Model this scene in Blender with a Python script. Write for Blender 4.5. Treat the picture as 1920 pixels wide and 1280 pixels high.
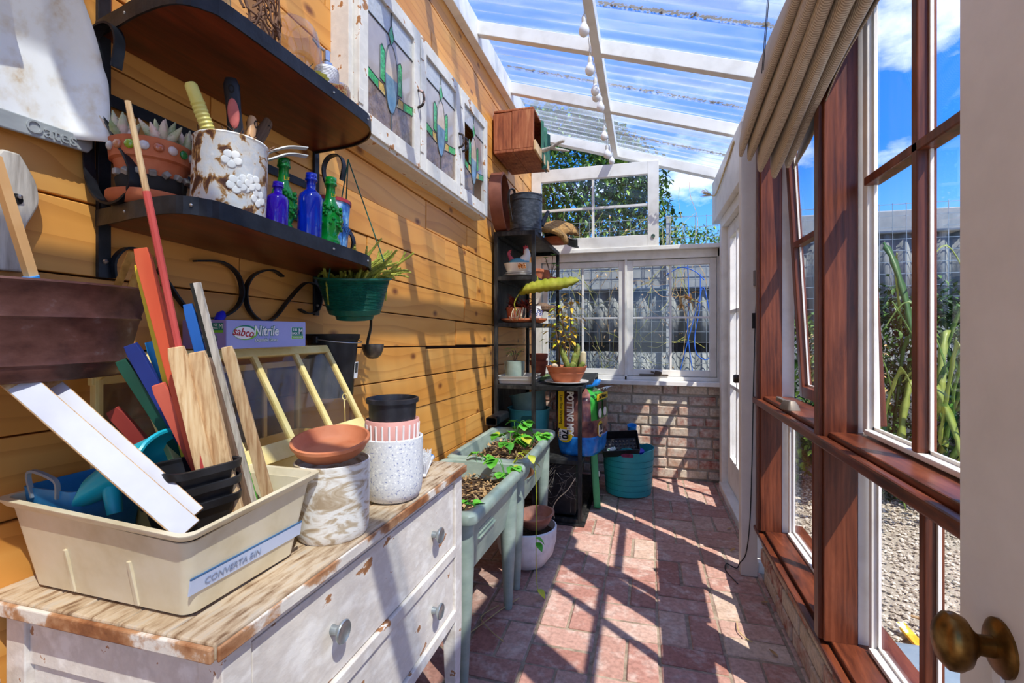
import bpy, bmesh, math, random
from mathutils import Matrix, Vector, Euler, noise as mnoise
for o in list(bpy.data.objects): bpy.data.objects.remove(o)
SC = bpy.context.scene; COL = SC.collection; RND = random.Random(7); PI = math.pi
# ---------------------------------------------------------------- camera
cd_ = bpy.data.cameras.new('camera'); cam = bpy.data.objects.new('camera', cd_); COL.objects.link(cam)
cam.location = (0, 0, 1.2); cam.rotation_euler = (PI/2, 0, math.radians(15.5))
cd_.sensor_width = 36; cd_.lens = 907/1920*36; cd_.shift_y = -18/1920; cd_.clip_start = .02; cd_.clip_end = 200
SC.camera = cam
# ---------------------------------------------------------------- sky, sun, exposure
wd = bpy.data.worlds.new('sky'); SC.world = wd; wd.use_nodes = True
wn = wd.node_tree; wn.nodes.clear(); N = wn.nodes.new; L = wn.links.new
out = N('ShaderNodeOutputWorld'); bg = N('ShaderNodeBackground'); L(bg.outputs[0], out.inputs[0])
tc = N('ShaderNodeTexCoord'); sp = N('ShaderNodeSeparateXYZ'); L(tc.outputs['Generated'], sp.inputs[0])
rp = N('ShaderNodeValToRGB'); L(sp.outputs[2], rp.inputs[0])
e = rp.color_ramp.elements
e[0].position = 0; e[0].color = (.46, .55, .68, 1); e[1].position = .75; e[1].color = (.012, .10, .42, 1)
q = e.new(.10); q.color = (.11, .31, .72, 1); q = e.new(.30); q.color = (.022, .145, .52, 1)
mp = N('ShaderNodeMapping'); mp.inputs['Scale'].default_value = (1, 1, 2.2); L(tc.outputs['Generated'], mp.inputs[0])
nz = N('ShaderNodeTexNoise'); nz.inputs['Scale'].default_value = 2.6; nz.inputs['Detail'].default_value = 8; nz.inputs['Roughness'].default_value = .58
L(mp.outputs[0], nz.inputs['Vector'])
cr = N('ShaderNodeValToRGB'); cr.color_ramp.elements[0].position = .535; cr.color_ramp.elements[0].color = (0, 0, 0, 1); cr.color_ramp.elements[1].position = .80; cr.color_ramp.elements[1].color = (.9, .9, .9, 1)
L(nz.outputs[0], cr.inputs[0])
mx = N('ShaderNodeMix'); mx.data_type = 'RGBA'; L(cr.outputs[0], mx.inputs[0]); L(rp.outputs[0], mx.inputs[6]); mx.inputs[7].default_value = (1.35, 1.32, 1.28, 1)
L(mx.outputs[2], bg.inputs[0]); bg.inputs[1].default_value = 1.3
sd = bpy.data.lights.new('sun', 'SUN'); sd.energy = 3.3; sd.angle = math.radians(.55); sd.color = (1, .945, .86)
sun = bpy.data.objects.new('sun', sd); COL.objects.link(sun)
SUN = Vector((1, -.875, 2.0)).normalized()
sun.rotation_euler = SUN.to_track_quat('Z', 'Y').to_euler(); sun.location = (4, -4, 8)
vs = SC.view_settings; vs.view_transform = 'Standard'; vs.look = 'None'; vs.exposure = 1.1; vs.gamma = 1; vs.use_curve_mapping = False

# ---------------------------------------------------------------- mesh helpers
def T(loc=(0,0,0), rot=(0,0,0), s=1):
    S = Matrix.Diagonal((s, s, s, 1)) if not hasattr(s, '__len__') else Matrix.Diagonal((*s, 1))
    return Matrix.Translation(loc) @ Euler(rot).to_matrix().to_4x4() @ S
def rrect(w, d, r, n=4):
    o = []
    for cx_, cy_, a0 in ((w/2-r, d/2-r, 0), (-w/2+r, d/2-r, 90), (-w/2+r, -d/2+r, 180), (w/2-r, -d/2+r, 270)):
        for i in range(n+1):
            a = math.radians(a0+90*i/n); o.append((cx_+r*math.cos(a), cy_+r*math.sin(a)))
    return o
def arc(cx_, cy_, r, a0, a1, n=10):
    return [(cx_+r*math.cos(math.radians(a0+(a1-a0)*i/n)), cy_+r*math.sin(math.radians(a0+(a1-a0)*i/n))) for i in range(n+1)]
def smoothpath(pts, n=6):
    P = [Vector(p) for p in pts]; o = []
    for i in range(len(P)-1):
        p0 = P[max(i-1, 0)]; p1 = P[i]; p2 = P[i+1]; p3 = P[min(i+2, len(P)-1)]
        for k in range(n):
            t = k/n; o.append(.5*((2*p1)+(-p0+p2)*t+(2*p0-5*p1+4*p2-p3)*t*t+(-p0+3*p1-3*p2+p3)*t**3))
    o.append(P[-1]); return o
class MB:
    def __init__(s): s.v = []; s.f = []; s.M = Matrix()
    def at(s, loc=(0,0,0), rot=(0,0,0), sc=1): s.M = T(loc, rot, sc); return s
    def add(s, vs_, fs):
        b = len(s.v); s.v += [s.M @ Vector(p) for p in vs_]; s.f += [tuple(i+b for i in f) for f in fs]; return s
    def box(s, x0, x1, y0, y1, z0, z1):
        return s.add([(x0,y0,z0),(x1,y0,z0),(x1,y1,z0),(x0,y1,z0),(x0,y0,z1),(x1,y0,z1),(x1,y1,z1),(x0,y1,z1)],
                     [(0,3,2,1),(4,5,6,7),(0,1,5,4),(1,2,6,5),(2,3,7,6),(3,0,4,7)])
    def cbox(s, c, d): return s.box(c[0]-d[0]/2, c[0]+d[0]/2, c[1]-d[1]/2, c[1]+d[1]/2, c[2]-d[2]/2, c[2]+d[2]/2)
    def loft(s, rings, cap=True, closed=True):
        n = len(rings[0]); vs_ = [p for r in rings for p in r]; fs = []
        for k in range(len(rings)-1):
            for i in range(n if closed else n-1):
                j = (i+1) % n; fs.append((k*n+i, k*n+j, (k+1)*n+j, (k+1)*n+i))
        if cap and closed: fs.append(tuple(reversed(range(n)))); fs.append(tuple((len(rings)-1)*n+i for i in range(n)))
        return s.add(vs_, fs)
    def lathe(s, prof, n=24, sx=1, sy=1, fn=None):
        rings = []
        for r, z in prof:
            r = max(r, 1e-4); ring = []
            for i in range(n):
                a = 2*PI*i/n; rr = r*(fn(a, z) if fn else 1); ring.append((rr*math.cos(a)*sx, rr*math.sin(a)*sy, z))
            rings.append(ring)
        if prof[0][0] > .001 and prof[-1][0] > .001: return s.loft(rings+[rings[0]], cap=False)   # an open band closes on itself
        return s.loft(rings)
    def rlathe(s, prof, w, d, r, n=4, band=False):     # like lathe, rounded rectangle cross-section: prof = (inset, z)
        R = [[(x, y, z) for x, y in rrect(w-2*i, d-2*i, max(r-i*.5, .002), n)] for i, z in prof]
        return s.loft(R+[R[0]], cap=False) if band else s.loft(R)
    def tube(s, pts, r, n=8, cap=True):
        P = [Vector(p) for p in pts]; rings = []
        R = r if hasattr(r, '__len__') else [r]*len(P)
        t = (P[1]-P[0]).normalized(); nrm = t.orthogonal().normalized()
        for i, p in enumerate(P):
            t = (P[min(i+1, len(P)-1)]-P[max(i-1, 0)]).normalized(); nrm = (nrm-t*nrm.dot(t)).normalized(); b = t.cross(nrm)
            rings.append([p+(nrm*math.cos(2*PI*k/n)+b*math.sin(2*PI*k/n))*R[i] for k in range(n)])
        return s.loft(rings, cap)
    def ribbon(s, pts, w, t, wd_):          # flat bar, width w along wd_, thickness t
        P = [Vector(p) for p in pts]; wv = Vector(wd_).normalized()*w/2; rings = []
        for i, p in enumerate(P):
            d = (P[min(i+1, len(P)-1)]-P[max(i-1, 0)]).normalized(); nn = d.cross(wv).normalized()*t/2
            rings.append([p+wv+nn, p-wv+nn, p-wv-nn, p+wv-nn])
        return s.loft(rings)
    def prism(s, o2, z0, z1, ax='z'):
        f = {'z': lambda a, b, c: (a, b, c), 'x': lambda a, b, c: (c, a, b), 'y': lambda a, b, c: (a, c, b)}[ax]
        return s.loft([[f(a, b, z0) for a, b in o2], [f(a, b, z1) for a, b in o2]])
    def slab(s, fn, nu, nv, th):            # a curved sheet with thickness: fn(u,v)->point
        g = [[Vector(fn(i/nu, j/nv)) for j in range(nv+1)] for i in range(nu+1)]; A = []; B = []
        for i in range(nu+1):
            for j in range(nv+1):
                du = g[min(i+1, nu)][j]-g[max(i-1, 0)][j]; dv = g[i][min(j+1, nv)]-g[i][max(j-1, 0)]; n_ = du.cross(dv)
                n_ = n_.normalized()*th if n_.length > 1e-12 else Vector((0, 0, th)); A.append(g[i][j]); B.append(g[i][j]-n_)
        m = len(A); w = nv+1; fs = []
        for i in range(nu):
            for j in range(nv):
                a = i*w+j; fs.append((a, a+w, a+w+1, a+1)); fs.append((m+a, m+a+1, m+a+w+1, m+a+w))
        for i in range(nu):
            a = i*w; fs.append((a, m+a, m+a+w, a+w)); a += nv; fs.append((a, a+w, m+a+w, m+a))
        for j in range(nv):
            fs.append((j, j+1, m+j+1, m+j)); a = nu*w+j; fs.append((a, m+a, m+a+1, a+1))
        return s.add(A+B, fs)
    def leaf(s, base, d, L_, W_, bend=.3, up=(0,0,1), fold=.25, n=4, shape=None):   # a leaf with a folded midrib
        d = Vector(d).normalized(); u = Vector(up); sd_ = d.cross(u)
        if sd_.length < 1e-3: sd_ = d.cross(Vector((1, 0, 0)))
        sd_.normalize(); u = sd_.cross(d).normalized(); b = Vector(base); vs_ = []; fs = []
        for i in range(n+1):
            t = i/n; w = W_*.5*(shape(t) if shape else math.sin(PI*min(max(t*.93+.05, 0), 1))**.8)
            c = b+d*L_*t*(1-.15*abs(bend)*t)-u*bend*L_*t*t
            vs_ += [c+sd_*w+u*w*fold, c, c-sd_*w+u*w*fold]
        for i in range(n):
            a = i*3; fs += [(a, a+1, a+4, a+3), (a+1, a+2, a+5, a+4)]
        return s.add(vs_, fs)
    def rock(s, c, r, rnd, sz=(1,1,1)):
        vs_ = []
        for x, y, z in ((1,0,0),(-1,0,0),(0,1,0),(0,-1,0),(0,0,1),(0,0,-1)):
            k = r*rnd.uniform(.75, 1.25); vs_.append((c[0]+x*k*sz[0]+rnd.uniform(-.2, .2)*r, c[1]+y*k*sz[1]+rnd.uniform(-.2, .2)*r, c[2]+z*k*sz[2]))
        return s.add(vs_, [(0,2,4),(2,1,4),(1,3,4),(3,0,4),(2,0,5),(1,2,5),(3,1,5),(0,3,5)])
    def ball(s, c, r, n=12, m=8, sz=(1,1,1)):
        o = s.M; s.M = o @ Matrix.Translation(c) @ Matrix.Diagonal((*sz, 1))
        s.lathe([(r*math.sin(PI*k/m), -r*math.cos(PI*k/m)) for k in range(m+1)], n); s.M = o; return s
def mesh_of(mb, name):
    me = bpy.data.meshes.new(name); me.from_pydata([tuple(p) for p in mb.v], [], mb.f); me.update(); return me
def finish(o, smooth, bevel, seg=2):
    me = o.data
    if smooth:
        me.polygons.foreach_set('use_smooth', [True]*len(me.polygons))
        if smooth != 2:
            bm = bmesh.new(); bm.from_mesh(me)
            for ed in bm.edges:
                if len(ed.link_faces) == 2 and ed.calc_face_angle(0) > math.radians(42): ed.smooth = False
            bm.to_mesh(me); bm.free()
    if bevel:
        m = o.modifiers.new('bevel', 'BEVEL'); m.width = bevel; m.segments = seg; m.limit_method = 'ANGLE'; m.angle_limit = math.radians(40)
def obj(name, mb, mat, parent=None, smooth=False, bevel=0, loc=None, W=False, label=None):
    me = mb if isinstance(mb, bpy.types.Mesh) else mesh_of(mb, name)
    if mat is not None and not me.materials:
        for m in (mat if isinstance(mat, (list, tuple)) else [mat]): me.materials.append(m)
    o = bpy.data.objects.new(name, me); COL.objects.link(o)
    if not isinstance(mb, bpy.types.Mesh): finish(o, smooth, bevel)
    if parent is not None:
        o.parent = parent
        if W:                                # geometry was given in room coordinates
            p = parent; M = Matrix()
            while p is not None: M = (Matrix.Translation(p.location) @ p.rotation_euler.to_matrix().to_4x4()) @ M; p = p.parent
            me.transform(M.inverted())
    if loc is not None: o.location = loc
    if label: o['label'] = label
    return o
def tag(o, label, cat, group=None):
    o['label'] = label; o['category'] = cat
    if group: o['group'] = group
    return o
def thing(name, label, cat, loc=(0,0,0), rz=0, group=None, rot=None):
    o = bpy.data.objects.new(name, None); COL.objects.link(o); o.empty_display_size = .05
    o.location = loc; o.rotation_euler = rot or (0, 0, rz); return tag(o, label, cat, group)
def solo(name, label, cat, mb, mat, loc=(0,0,0), rot=(0,0,0), group=None, smooth=False, bevel=0):
    o = obj(name, mb, mat, None, smooth, bevel, loc); o.rotation_euler = rot; return tag(o, label, cat, group)
def struct(name, mb, mat, bevel=0, smooth=False, label=None):
    o = obj(name, mb, mat, None, smooth, bevel); o['kind'] = 'structure'
    if label: o['label'] = label
    return o
def sempty(name, loc=(0,0,0)):
    o = bpy.data.objects.new(name, None); COL.objects.link(o); o.location = loc; o['kind'] = 'structure'; o.empty_display_size = .05; return o
def cen(x0, x1, y0, y1, z0, z1):             # box centred on its own origin -> (MB, centre)
    c = ((x0+x1)/2, (y0+y1)/2, (z0+z1)/2); return MB().box(x0-c[0], x1-c[0], y0-c[1], y1-c[1], z0-c[2], z1-c[2]), c
def dup(root, loc, rz=None, label=None):
    r = root.copy(); COL.objects.link(r); r.location = loc
    if rz is not None: r.rotation_euler = (0, 0, rz)
    if label: r['label'] = label
    for ch in list(root.children):
        c = ch.copy(); COL.objects.link(c); c.parent = r
        for g in ch.children: d = g.copy(); COL.objects.link(d); d.parent = c
    return r
def text(parent, name, s, size, mat, loc, rot, ext=.0004, shear=0, bold=0, sx=1, align='CENTER', pre=None):
    cu = bpy.data.curves.new(name, 'FONT'); cu.body = s; cu.size = size; cu.extrude = ext; cu.shear = shear; cu.offset = bold; cu.align_x = align; cu.align_y = 'CENTER'; cu.resolution_u = 3
    t = bpy.data.objects.new('tmp', cu); COL.objects.link(t); dg = bpy.context.evaluated_depsgraph_get()
    me = bpy.data.meshes.new_from_object(t.evaluated_get(dg)); bpy.data.objects.remove(t); me.name = name
    me.transform(T(loc) @ (Euler(pre).to_matrix().to_4x4() if pre else Matrix()) @ T((0, 0, 0), rot, (sx, 1, 1))); me.materials.clear(); me.materials.append(mat)
    o = bpy.data.objects.new(name, me); COL.objects.link(o); o.parent = parent; return o
# ---------------------------------------------------------------- materials
def lin(h):
    h = h.lstrip('#'); o = []
    for i in (0, 2, 4):
        c = int(h[i:i+2], 16)/255; o.append(c/12.92 if c <= .04045 else ((c+.055)/1.055)**2.4)
    return (*o, 1)
def nodes(name):
    m = bpy.data.materials.new(name); m.use_nodes = True; nt = m.node_tree; b = nt.nodes['Principled BSDF']; return m, nt, b
def ramp(nt, fac, cols, pos=None):
    r = nt.nodes.new('ShaderNodeValToRGB'); e = r.color_ramp.elements; n = len(cols)
    pos = pos or [i/(n-1)*.5+.25 for i in range(n)]
    e[0].position = pos[0]; e[0].color = lin(cols[0]); e[1].position = pos[-1]; e[1].color = lin(cols[-1])
    for i in range(1, n-1): k = e.new(pos[i]); k.color = lin(cols[i])
    nt.links.new(fac, r.inputs[0]); return r
def coords(nt, stretch=(1,1,1), rand=True):
    tc = nt.nodes.new('ShaderNodeTexCoord'); mp = nt.nodes.new('ShaderNodeMapping'); mp.inputs['Scale'].default_value = stretch
    v = tc.outputs['Object']
    if rand:
        oi = nt.nodes.new('ShaderNodeObjectInfo'); mu = nt.nodes.new('ShaderNodeVectorMath'); mu.operation = 'MULTIPLY_ADD'
        mu.inputs[1].default_value = (37, 53, 71); nt.links.new(oi.outputs['Random'], mu.inputs[0]); nt.links.new(tc.outputs['Object'], mu.inputs[2]); v = mu.outputs[0]
    nt.links.new(v, mp.inputs[0]); return mp.outputs[0]
def noise(nt, vec, scale, detail=4, rough=.55, dist=0):
    n = nt.nodes.new('ShaderNodeTexNoise'); n.inputs['Scale'].default_value = scale; n.inputs['Detail'].default_value = detail; n.inputs['Roughness'].default_value = rough; n.inputs['Distortion'].default_value = dist
    nt.links.new(vec, n.inputs['Vector']); return n.outputs[0]
def bumpn(nt, b, h, st, dist=.01):
    k = nt.nodes.new('ShaderNodeBump'); k.inputs['Strength'].default_value = st; k.inputs['Distance'].default_value = dist; nt.links.new(h, k.inputs['Height']); nt.links.new(k.outputs[0], b.inputs['Normal'])
def jitter(nt, col, amt):                     # each piece a little lighter or darker
    oi = nt.nodes.new('ShaderNodeObjectInfo'); mr = nt.nodes.new('ShaderNodeMapRange'); mr.inputs[3].default_value = 1-amt; mr.inputs[4].default_value = 1+amt
    nt.links.new(oi.outputs['Random'], mr.inputs[0]); hs = nt.nodes.new('ShaderNodeHueSaturation'); nt.links.new(mr.outputs[0], hs.inputs['Value']); nt.links.new(col, hs.inputs['Color']); return hs.outputs[0]
MATS = {}
def pm(name, cols, scale=6, stretch=(1,1,1), detail=4, pos=None, rough=.6, metal=0, bump=0, bscale=40, jit=0, spec=.5, dist=0, trans=0, ior=1.45, coat=0, sss=0, rand=True):
    m, nt, b = nodes(name); MATS[name] = m
    if isinstance(cols, str): cols = [cols]
    if scale <= 12: scale *= 3
    b.inputs['Roughness'].default_value = rough; b.inputs['Metallic'].default_value = metal; b.inputs['Specular IOR Level'].default_value = spec
    b.inputs['Transmission Weight'].default_value = trans; b.inputs['IOR'].default_value = ior; b.inputs['Coat Weight'].default_value = coat
    if len(cols) == 1: b.inputs['Base Color'].default_value = lin(cols[0])
    if len(cols) > 1 or bump: v = coords(nt, stretch, rand)
    if len(cols) > 1:
        c = ramp(nt, noise(nt, v, scale, detail, .58, dist), cols, pos).outputs[0]
        if jit: c = jitter(nt, c, jit)
        nt.links.new(c, b.inputs['Base Color'])
    if bump: bumpn(nt, b, noise(nt, v, bscale, 5), bump)
    return m
def wood(name, cols, knots='#5a2c12', bands=9, stretch=(1, .16, 1), rough=.5, jit=.12, bump=.12, kscale=2.2, kth=.045, axis='Z', pos=None, ns=12, wmix=.12):
    m, nt, b = nodes(name); MATS[name] = m
    v = coords(nt, stretch)
    w = nt.nodes.new('ShaderNodeTexWave'); w.bands_direction = axis; w.inputs['Scale'].default_value = bands; w.inputs['Distortion'].default_value = 9; w.inputs['Detail'].default_value = 4; w.inputs['Detail Scale'].default_value = 1.2; w.inputs['Detail Roughness'].default_value = .65
    nt.links.new(v, w.inputs['Vector'])
    nn = noise(nt, v, ns, 7, .62, .6)
    mixf = nt.nodes.new('ShaderNodeMath'); mixf.operation = 'MULTIPLY_ADD'; nt.links.new(w.outputs['Fac'], mixf.inputs[0]); mixf.inputs[1].default_value = wmix
    ml = nt.nodes.new('ShaderNodeMath'); ml.operation = 'MULTIPLY_ADD'; ml.inputs[1].default_value = 1.35; ml.inputs[2].default_value = -.175-wmix/2; nt.links.new(nn, ml.inputs[0]); nt.links.new(ml.outputs[0], mixf.inputs[2])
    c = ramp(nt, mixf.outputs[0], cols, pos or [.2+.6*i/(len(cols)-1) for i in range(len(cols))]).outputs[0]
    if knots:
        v2 = coords(nt, tuple(1 if s_ == 1 else .6 for s_ in stretch)); vo = nt.nodes.new('ShaderNodeTexVoronoi'); vo.inputs['Scale'].default_value = kscale; nt.links.new(v2, vo.inputs['Vector'])
        r = nt.nodes.new('ShaderNodeMapRange'); r.inputs[1].default_value = kth*.5; r.inputs[2].default_value = kth*1.7; r.inputs[3].default_value = .85; r.inputs[4].default_value = 0
        nt.links.new(vo.outputs['Distance'], r.inputs[0])
        mx = nt.nodes.new('ShaderNodeMix'); mx.data_type = 'RGBA'; nt.links.new(r.outputs[0], mx.inputs[0]); nt.links.new(c, mx.inputs[6]); mx.inputs[7].default_value = lin(knots); c = mx.outputs[2]
    if jit: c = jitter(nt, c, jit)
    nt.links.new(c, b.inputs['Base Color']); b.inputs['Roughness'].default_value = rough
    if bump: bumpn(nt, b, mixf.outputs[0], bump, .004)
    return m
def glass(name, tint='#ffffff', gloss=.03, rough=.0, milky=0, refl=.7, dirt=None):      # thin pane: see-through with a real mirror component
    m, nt, b = nodes(name); MATS[name] = m; nt.nodes.remove(b); o = nt.nodes['Material Output']
    t = nt.nodes.new('ShaderNodeBsdfTransparent'); t.inputs[0].default_value = lin(tint)
    g = nt.nodes.new('ShaderNodeBsdfGlossy'); g.inputs['Roughness'].default_value = rough
    lw = nt.nodes.new('ShaderNodeLayerWeight'); lw.inputs[0].default_value = .5; pw = nt.nodes.new('ShaderNodeMath'); pw.operation = 'POWER'; pw.inputs[1].default_value = 5; nt.links.new(lw.outputs['Facing'], pw.inputs[0])
    sc_ = nt.nodes.new('ShaderNodeMath'); sc_.operation = 'MULTIPLY_ADD'; sc_.inputs[1].default_value = refl; sc_.inputs[2].default_value = gloss; nt.links.new(pw.outputs[0], sc_.inputs[0])
    mx = nt.nodes.new('ShaderNodeMixShader'); nt.links.new(sc_.outputs[0], mx.inputs[0]); sh = t.outputs[0]
    if milky or dirt:
        d = nt.nodes.new('ShaderNodeBsdfDiffuse'); d.inputs[0].default_value = lin('#f2f2ee'); tl = nt.nodes.new('ShaderNodeBsdfTranslucent'); tl.inputs[0].default_value = lin('#f6f5f0')
        ad = nt.nodes.new('ShaderNodeMixShader'); ad.inputs[0].default_value = .75; nt.links.new(d.outputs[0], ad.inputs[1]); nt.links.new(tl.outputs[0], ad.inputs[2])
        m2 = nt.nodes.new('ShaderNodeMixShader'); m2.inputs[0].default_value = milky; nt.links.new(t.outputs[0], m2.inputs[1]); nt.links.new(ad.outputs[0], m2.inputs[2]); sh = m2.outputs[0]
        if dirt:
            v = coords(nt, dirt, False); r = nt.nodes.new('ShaderNodeMapRange'); r.inputs[1].default_value = .42; r.inputs[2].default_value = .75; r.inputs[3].default_value = milky*.6; r.inputs[4].default_value = milky*2.0
            nt.links.new(noise(nt, v, 3, 6), r.inputs[0]); nt.links.new(r.outputs[0], m2.inputs[0])
    nt.links.new(sh, mx.inputs[1]); nt.links.new(g.outputs[0], mx.inputs[2]); nt.links.new(mx.outputs[0], o.inputs[0]); return m
def brickmat(name, cols, white, wamt, rough=.85, wmax=.9):
    m, nt, b = nodes(name); MATS[name] = m
    oi = nt.nodes.new('ShaderNodeObjectInfo'); r = ramp(nt, oi.outputs['Random'], cols, [i/(len(cols)-1) for i in range(len(cols))])
    v = coords(nt); f = noise(nt, v, 14, 6, .65)
    mr = nt.nodes.new('ShaderNodeMapRange'); mr.inputs[1].default_value = .60-wamt*.35; mr.inputs[2].default_value = .72-wamt*.15; mr.inputs[4].default_value = wmax; nt.links.new(f, mr.inputs[0])
    mx = nt.nodes.new('ShaderNodeMix'); mx.data_type = 'RGBA'; nt.links.new(mr.outputs[0], mx.inputs[0]); nt.links.new(r.outputs[0], mx.inputs[6]); mx.inputs[7].default_value = lin(white)
    f2 = noise(nt, v, 60, 4); r2 = ramp(nt, f2, ['#c4c4c4', '#ffffff'], [.3, .6]); mu = nt.nodes.new('ShaderNodeMix'); mu.data_type = 'RGBA'; mu.blend_type = 'MULTIPLY'; mu.inputs[0].default_value = .7
    nt.links.new(mx.outputs[2], mu.inputs[6]); nt.links.new(r2.outputs[0], mu.inputs[7]); nt.links.new(mu.outputs[2], b.inputs['Base Color']); b.inputs['Roughness'].default_value = rough
    b.inputs['Specular IOR Level'].default_value = .25; bumpn(nt, b, f, .5, .006); return m
def pinemat():
    m, nt, b = nodes('pine_board'); MATS['pine_board'] = m
    base = ramp(nt, noise(nt, coords(nt, (1, .22, 1)), 7, 3, .5), ['#d68d3a', '#df9b49', '#e6aa5a'], [.3, .5, .72]).outputs[0]
    w = nt.nodes.new('ShaderNodeTexWave'); w.bands_direction = 'Z'; w.wave_profile = 'SAW'; w.inputs['Scale'].default_value = 5.5; w.inputs['Distortion'].default_value = 14; w.inputs['Detail'].default_value = 1.5; w.inputs['Detail Scale'].default_value = 1.1; w.inputs['Detail Roughness'].default_value = .4
    nt.links.new(coords(nt, (1, .17, 1)), w.inputs['Vector'])
    r = nt.nodes.new('ShaderNodeMapRange'); r.inputs[1].default_value = .70; r.inputs[2].default_value = 1.0; r.inputs[3].default_value = 0; r.inputs[4].default_value = .42; nt.links.new(w.outputs['Fac'], r.inputs[0])
    mx = nt.nodes.new('ShaderNodeMix'); mx.data_type = 'RGBA'; nt.links.new(r.outputs[0], mx.inputs[0]); nt.links.new(base, mx.inputs[6]); mx.inputs[7].default_value = lin('#b26a24')
    vo = nt.nodes.new('ShaderNodeTexVoronoi'); vo.voronoi_dimensions = '2D'; vo.inputs['Scale'].default_value = 4.0; sx_ = nt.nodes.new('ShaderNodeSeparateXYZ'); nt.links.new(coords(nt, (1, .55, 1)), sx_.inputs[0]); cb_ = nt.nodes.new('ShaderNodeCombineXYZ'); nt.links.new(sx_.outputs[1], cb_.inputs[0]); nt.links.new(sx_.outputs[2], cb_.inputs[1]); nt.links.new(cb_.outputs[0], vo.inputs['Vector'])
    k = nt.nodes.new('ShaderNodeMapRange'); k.inputs[1].default_value = .02; k.inputs[2].default_value = .075; k.inputs[3].default_value = .9; k.inputs[4].default_value = 0; nt.links.new(vo.outputs['Distance'], k.inputs[0])
    m2 = nt.nodes.new('ShaderNodeMix'); m2.data_type = 'RGBA'; nt.links.new(k.outputs[0], m2.inputs[0]); nt.links.new(mx.outputs[2], m2.inputs[6]); m2.inputs[7].default_value = lin('#6e3414')
    nt.links.new(jitter(nt, m2.outputs[2], .10), b.inputs['Base Color']); b.inputs['Roughness'].default_value = .48; return m
PINE = pinemat()
PINE2 = wood('pale_pine', ['#c89450', '#dcae68', '#ecc98a'], bands=30, ns=40)
SHELFW = wood('mahogany_board', ['#3c140a', '#5e2412', '#7a3018'], knots=None, bands=20, rough=.33, ns=25)
REDW = wood('stained_cedar', ['#3a190d', '#5a2b18', '#723a22', '#86492e'], knots=None, bands=20, stretch=(1, 1, .10), rough=.36, axis='X', jit=.06, ns=30)
REDWY = wood('stained_cedar_rail', ['#3a190d', '#5a2b18', '#723a22', '#86492e'], knots=None, bands=20, rough=.32, jit=.05, ns=30)
BOXW = wood('weathered_red_timber', ['#5b2a16', '#8f4c2c', '#a8623c', '#c08458'], bands=14, stretch=(1, 1, .2), rough=.7, axis='X', ns=16, kscale=5, kth=.1)
GREYW = wood('weathered_grey_timber', ['#8d8478', '#b0a698', '#cbc2b3', '#d8d0c2'], knots=None, bands=40, stretch=(1, 1, .10), rough=.8, axis='X', ns=60)
TANW = wood('raw_timber_lath', ['#9a6e42', '#c2986a', '#dcba8a', '#e4c89c'], knots=None, bands=50, stretch=(1, 1, .08), rough=.7, axis='X', ns=90)
BRNW = wood('brown_timber_lath', ['#55402f', '#7a5e48', '#957862'], knots=None, bands=50, stretch=(1, 1, .08), rough=.8, axis='X', ns=90)
WHITE = pm('white_paint', ['#dad5cb', '#ece8df', '#f2efe8'], 3, rough=.42, bump=.05, bscale=25)
CREAM = pm('cream_paint', ['#d6cfc2', '#e4ddd1'], 4, rough=.45)
CHIPW = pm('chipped_white_paint', ['#a06a3c', '#b98452', '#e9e4da', '#dbd6cd'], 9, (1, .6, 1), 9, [.28, .355, .365, .6], rough=.55, bump=.2, bscale=14)
DRESS = pm('distressed_white_paint', ['#96623c', '#b7835a', '#ebe1d5', '#ddd2c6', '#f2eae0'], 20, (1, .55, 1), 9, [.28, .345, .352, .5, .62], rough=.6, bump=.35, bscale=16)
DRESTOP = pm('worn_dresser_top', ['#5e4030', '#86684c', '#ac9274', '#c4ae92', '#bdae9b'], 11, (2.4, .5, 1), 8, [.26, .36, .44, .56, .68], rough=.7, bump=.3, bscale=22)
DRESEDG = pm('worn_dresser_edge', ['#6b3d22', '#96603a', '#b98a63', '#e2d8cb'], 16, (1, .6, 1), 6, [.3, .42, .52, .58], rough=.7, bump=.2)
GLASS = glass('window_glass')
POLY = glass('clear_roof_sheet', '#f4f8fa', milky=.15, rough=.12, refl=.25, dirt=(.35, 3.2, 1))
BLACKM = pm('black_iron', ['#15161a', '#24262c', '#34373e'], 20, rough=.42, metal=.4, bump=.1)
RACKM = pm('worn_black_steel', ['#1b1b1c', '#333332', '#5c5a56'], 30, (1,1,.3), rough=.55, metal=.35, pos=[.35, .55, .78], bump=.1)
TERRA = pm('terracotta', ['#a8512e', '#c26a42', '#d08259'], 5, rough=.75, bump=.06, jit=.08)
BLKPL = pm('black_plastic', ['#101012', '#1e1e21', '#2c2c30'], 8, rough=.4, bump=.04)
TEAL = pm('teal_rubber', ['#2f9a9f', '#3fb0b4'], 3, rough=.45)
SAGE = pm('sage_plastic', ['#84948a', '#97a698', '#aab7aa'], 3, (1,1,2), rough=.45, bump=.03)
SOIL = pm('soil', ['#2a1c12', '#4a3524', '#7a5f42'], 60, rough=.95, bump=.8, bscale=70)
MORTAR = pm('mortar', ['#9c9384', '#b5aa99', '#c6bcab'], 20, rough=.95, bump=.5, bscale=60)
FMORT = pm('paving_joint', ['#6e6152', '#978774', '#b0a28e'], 25, rough=.95, bump=.5, bscale=60)
PAVER = brickmat('paving_brick', ['#b08072', '#b98d7f', '#c29c8d', '#a97668', '#c8a898', '#b48678', '#cbb39f'], '#dccabd', .30, wmax=.55)
WBRICK = brickmat('old_wall_brick', ['#a4604f', '#b06b58', '#cfc0a2', '#97554a', '#b87862', '#dacdb2', '#a86655'], '#d6cbb8', .72)
def plain(name, col, rough=.5, **k): return pm(name, col, rough=rough, **k)
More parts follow.
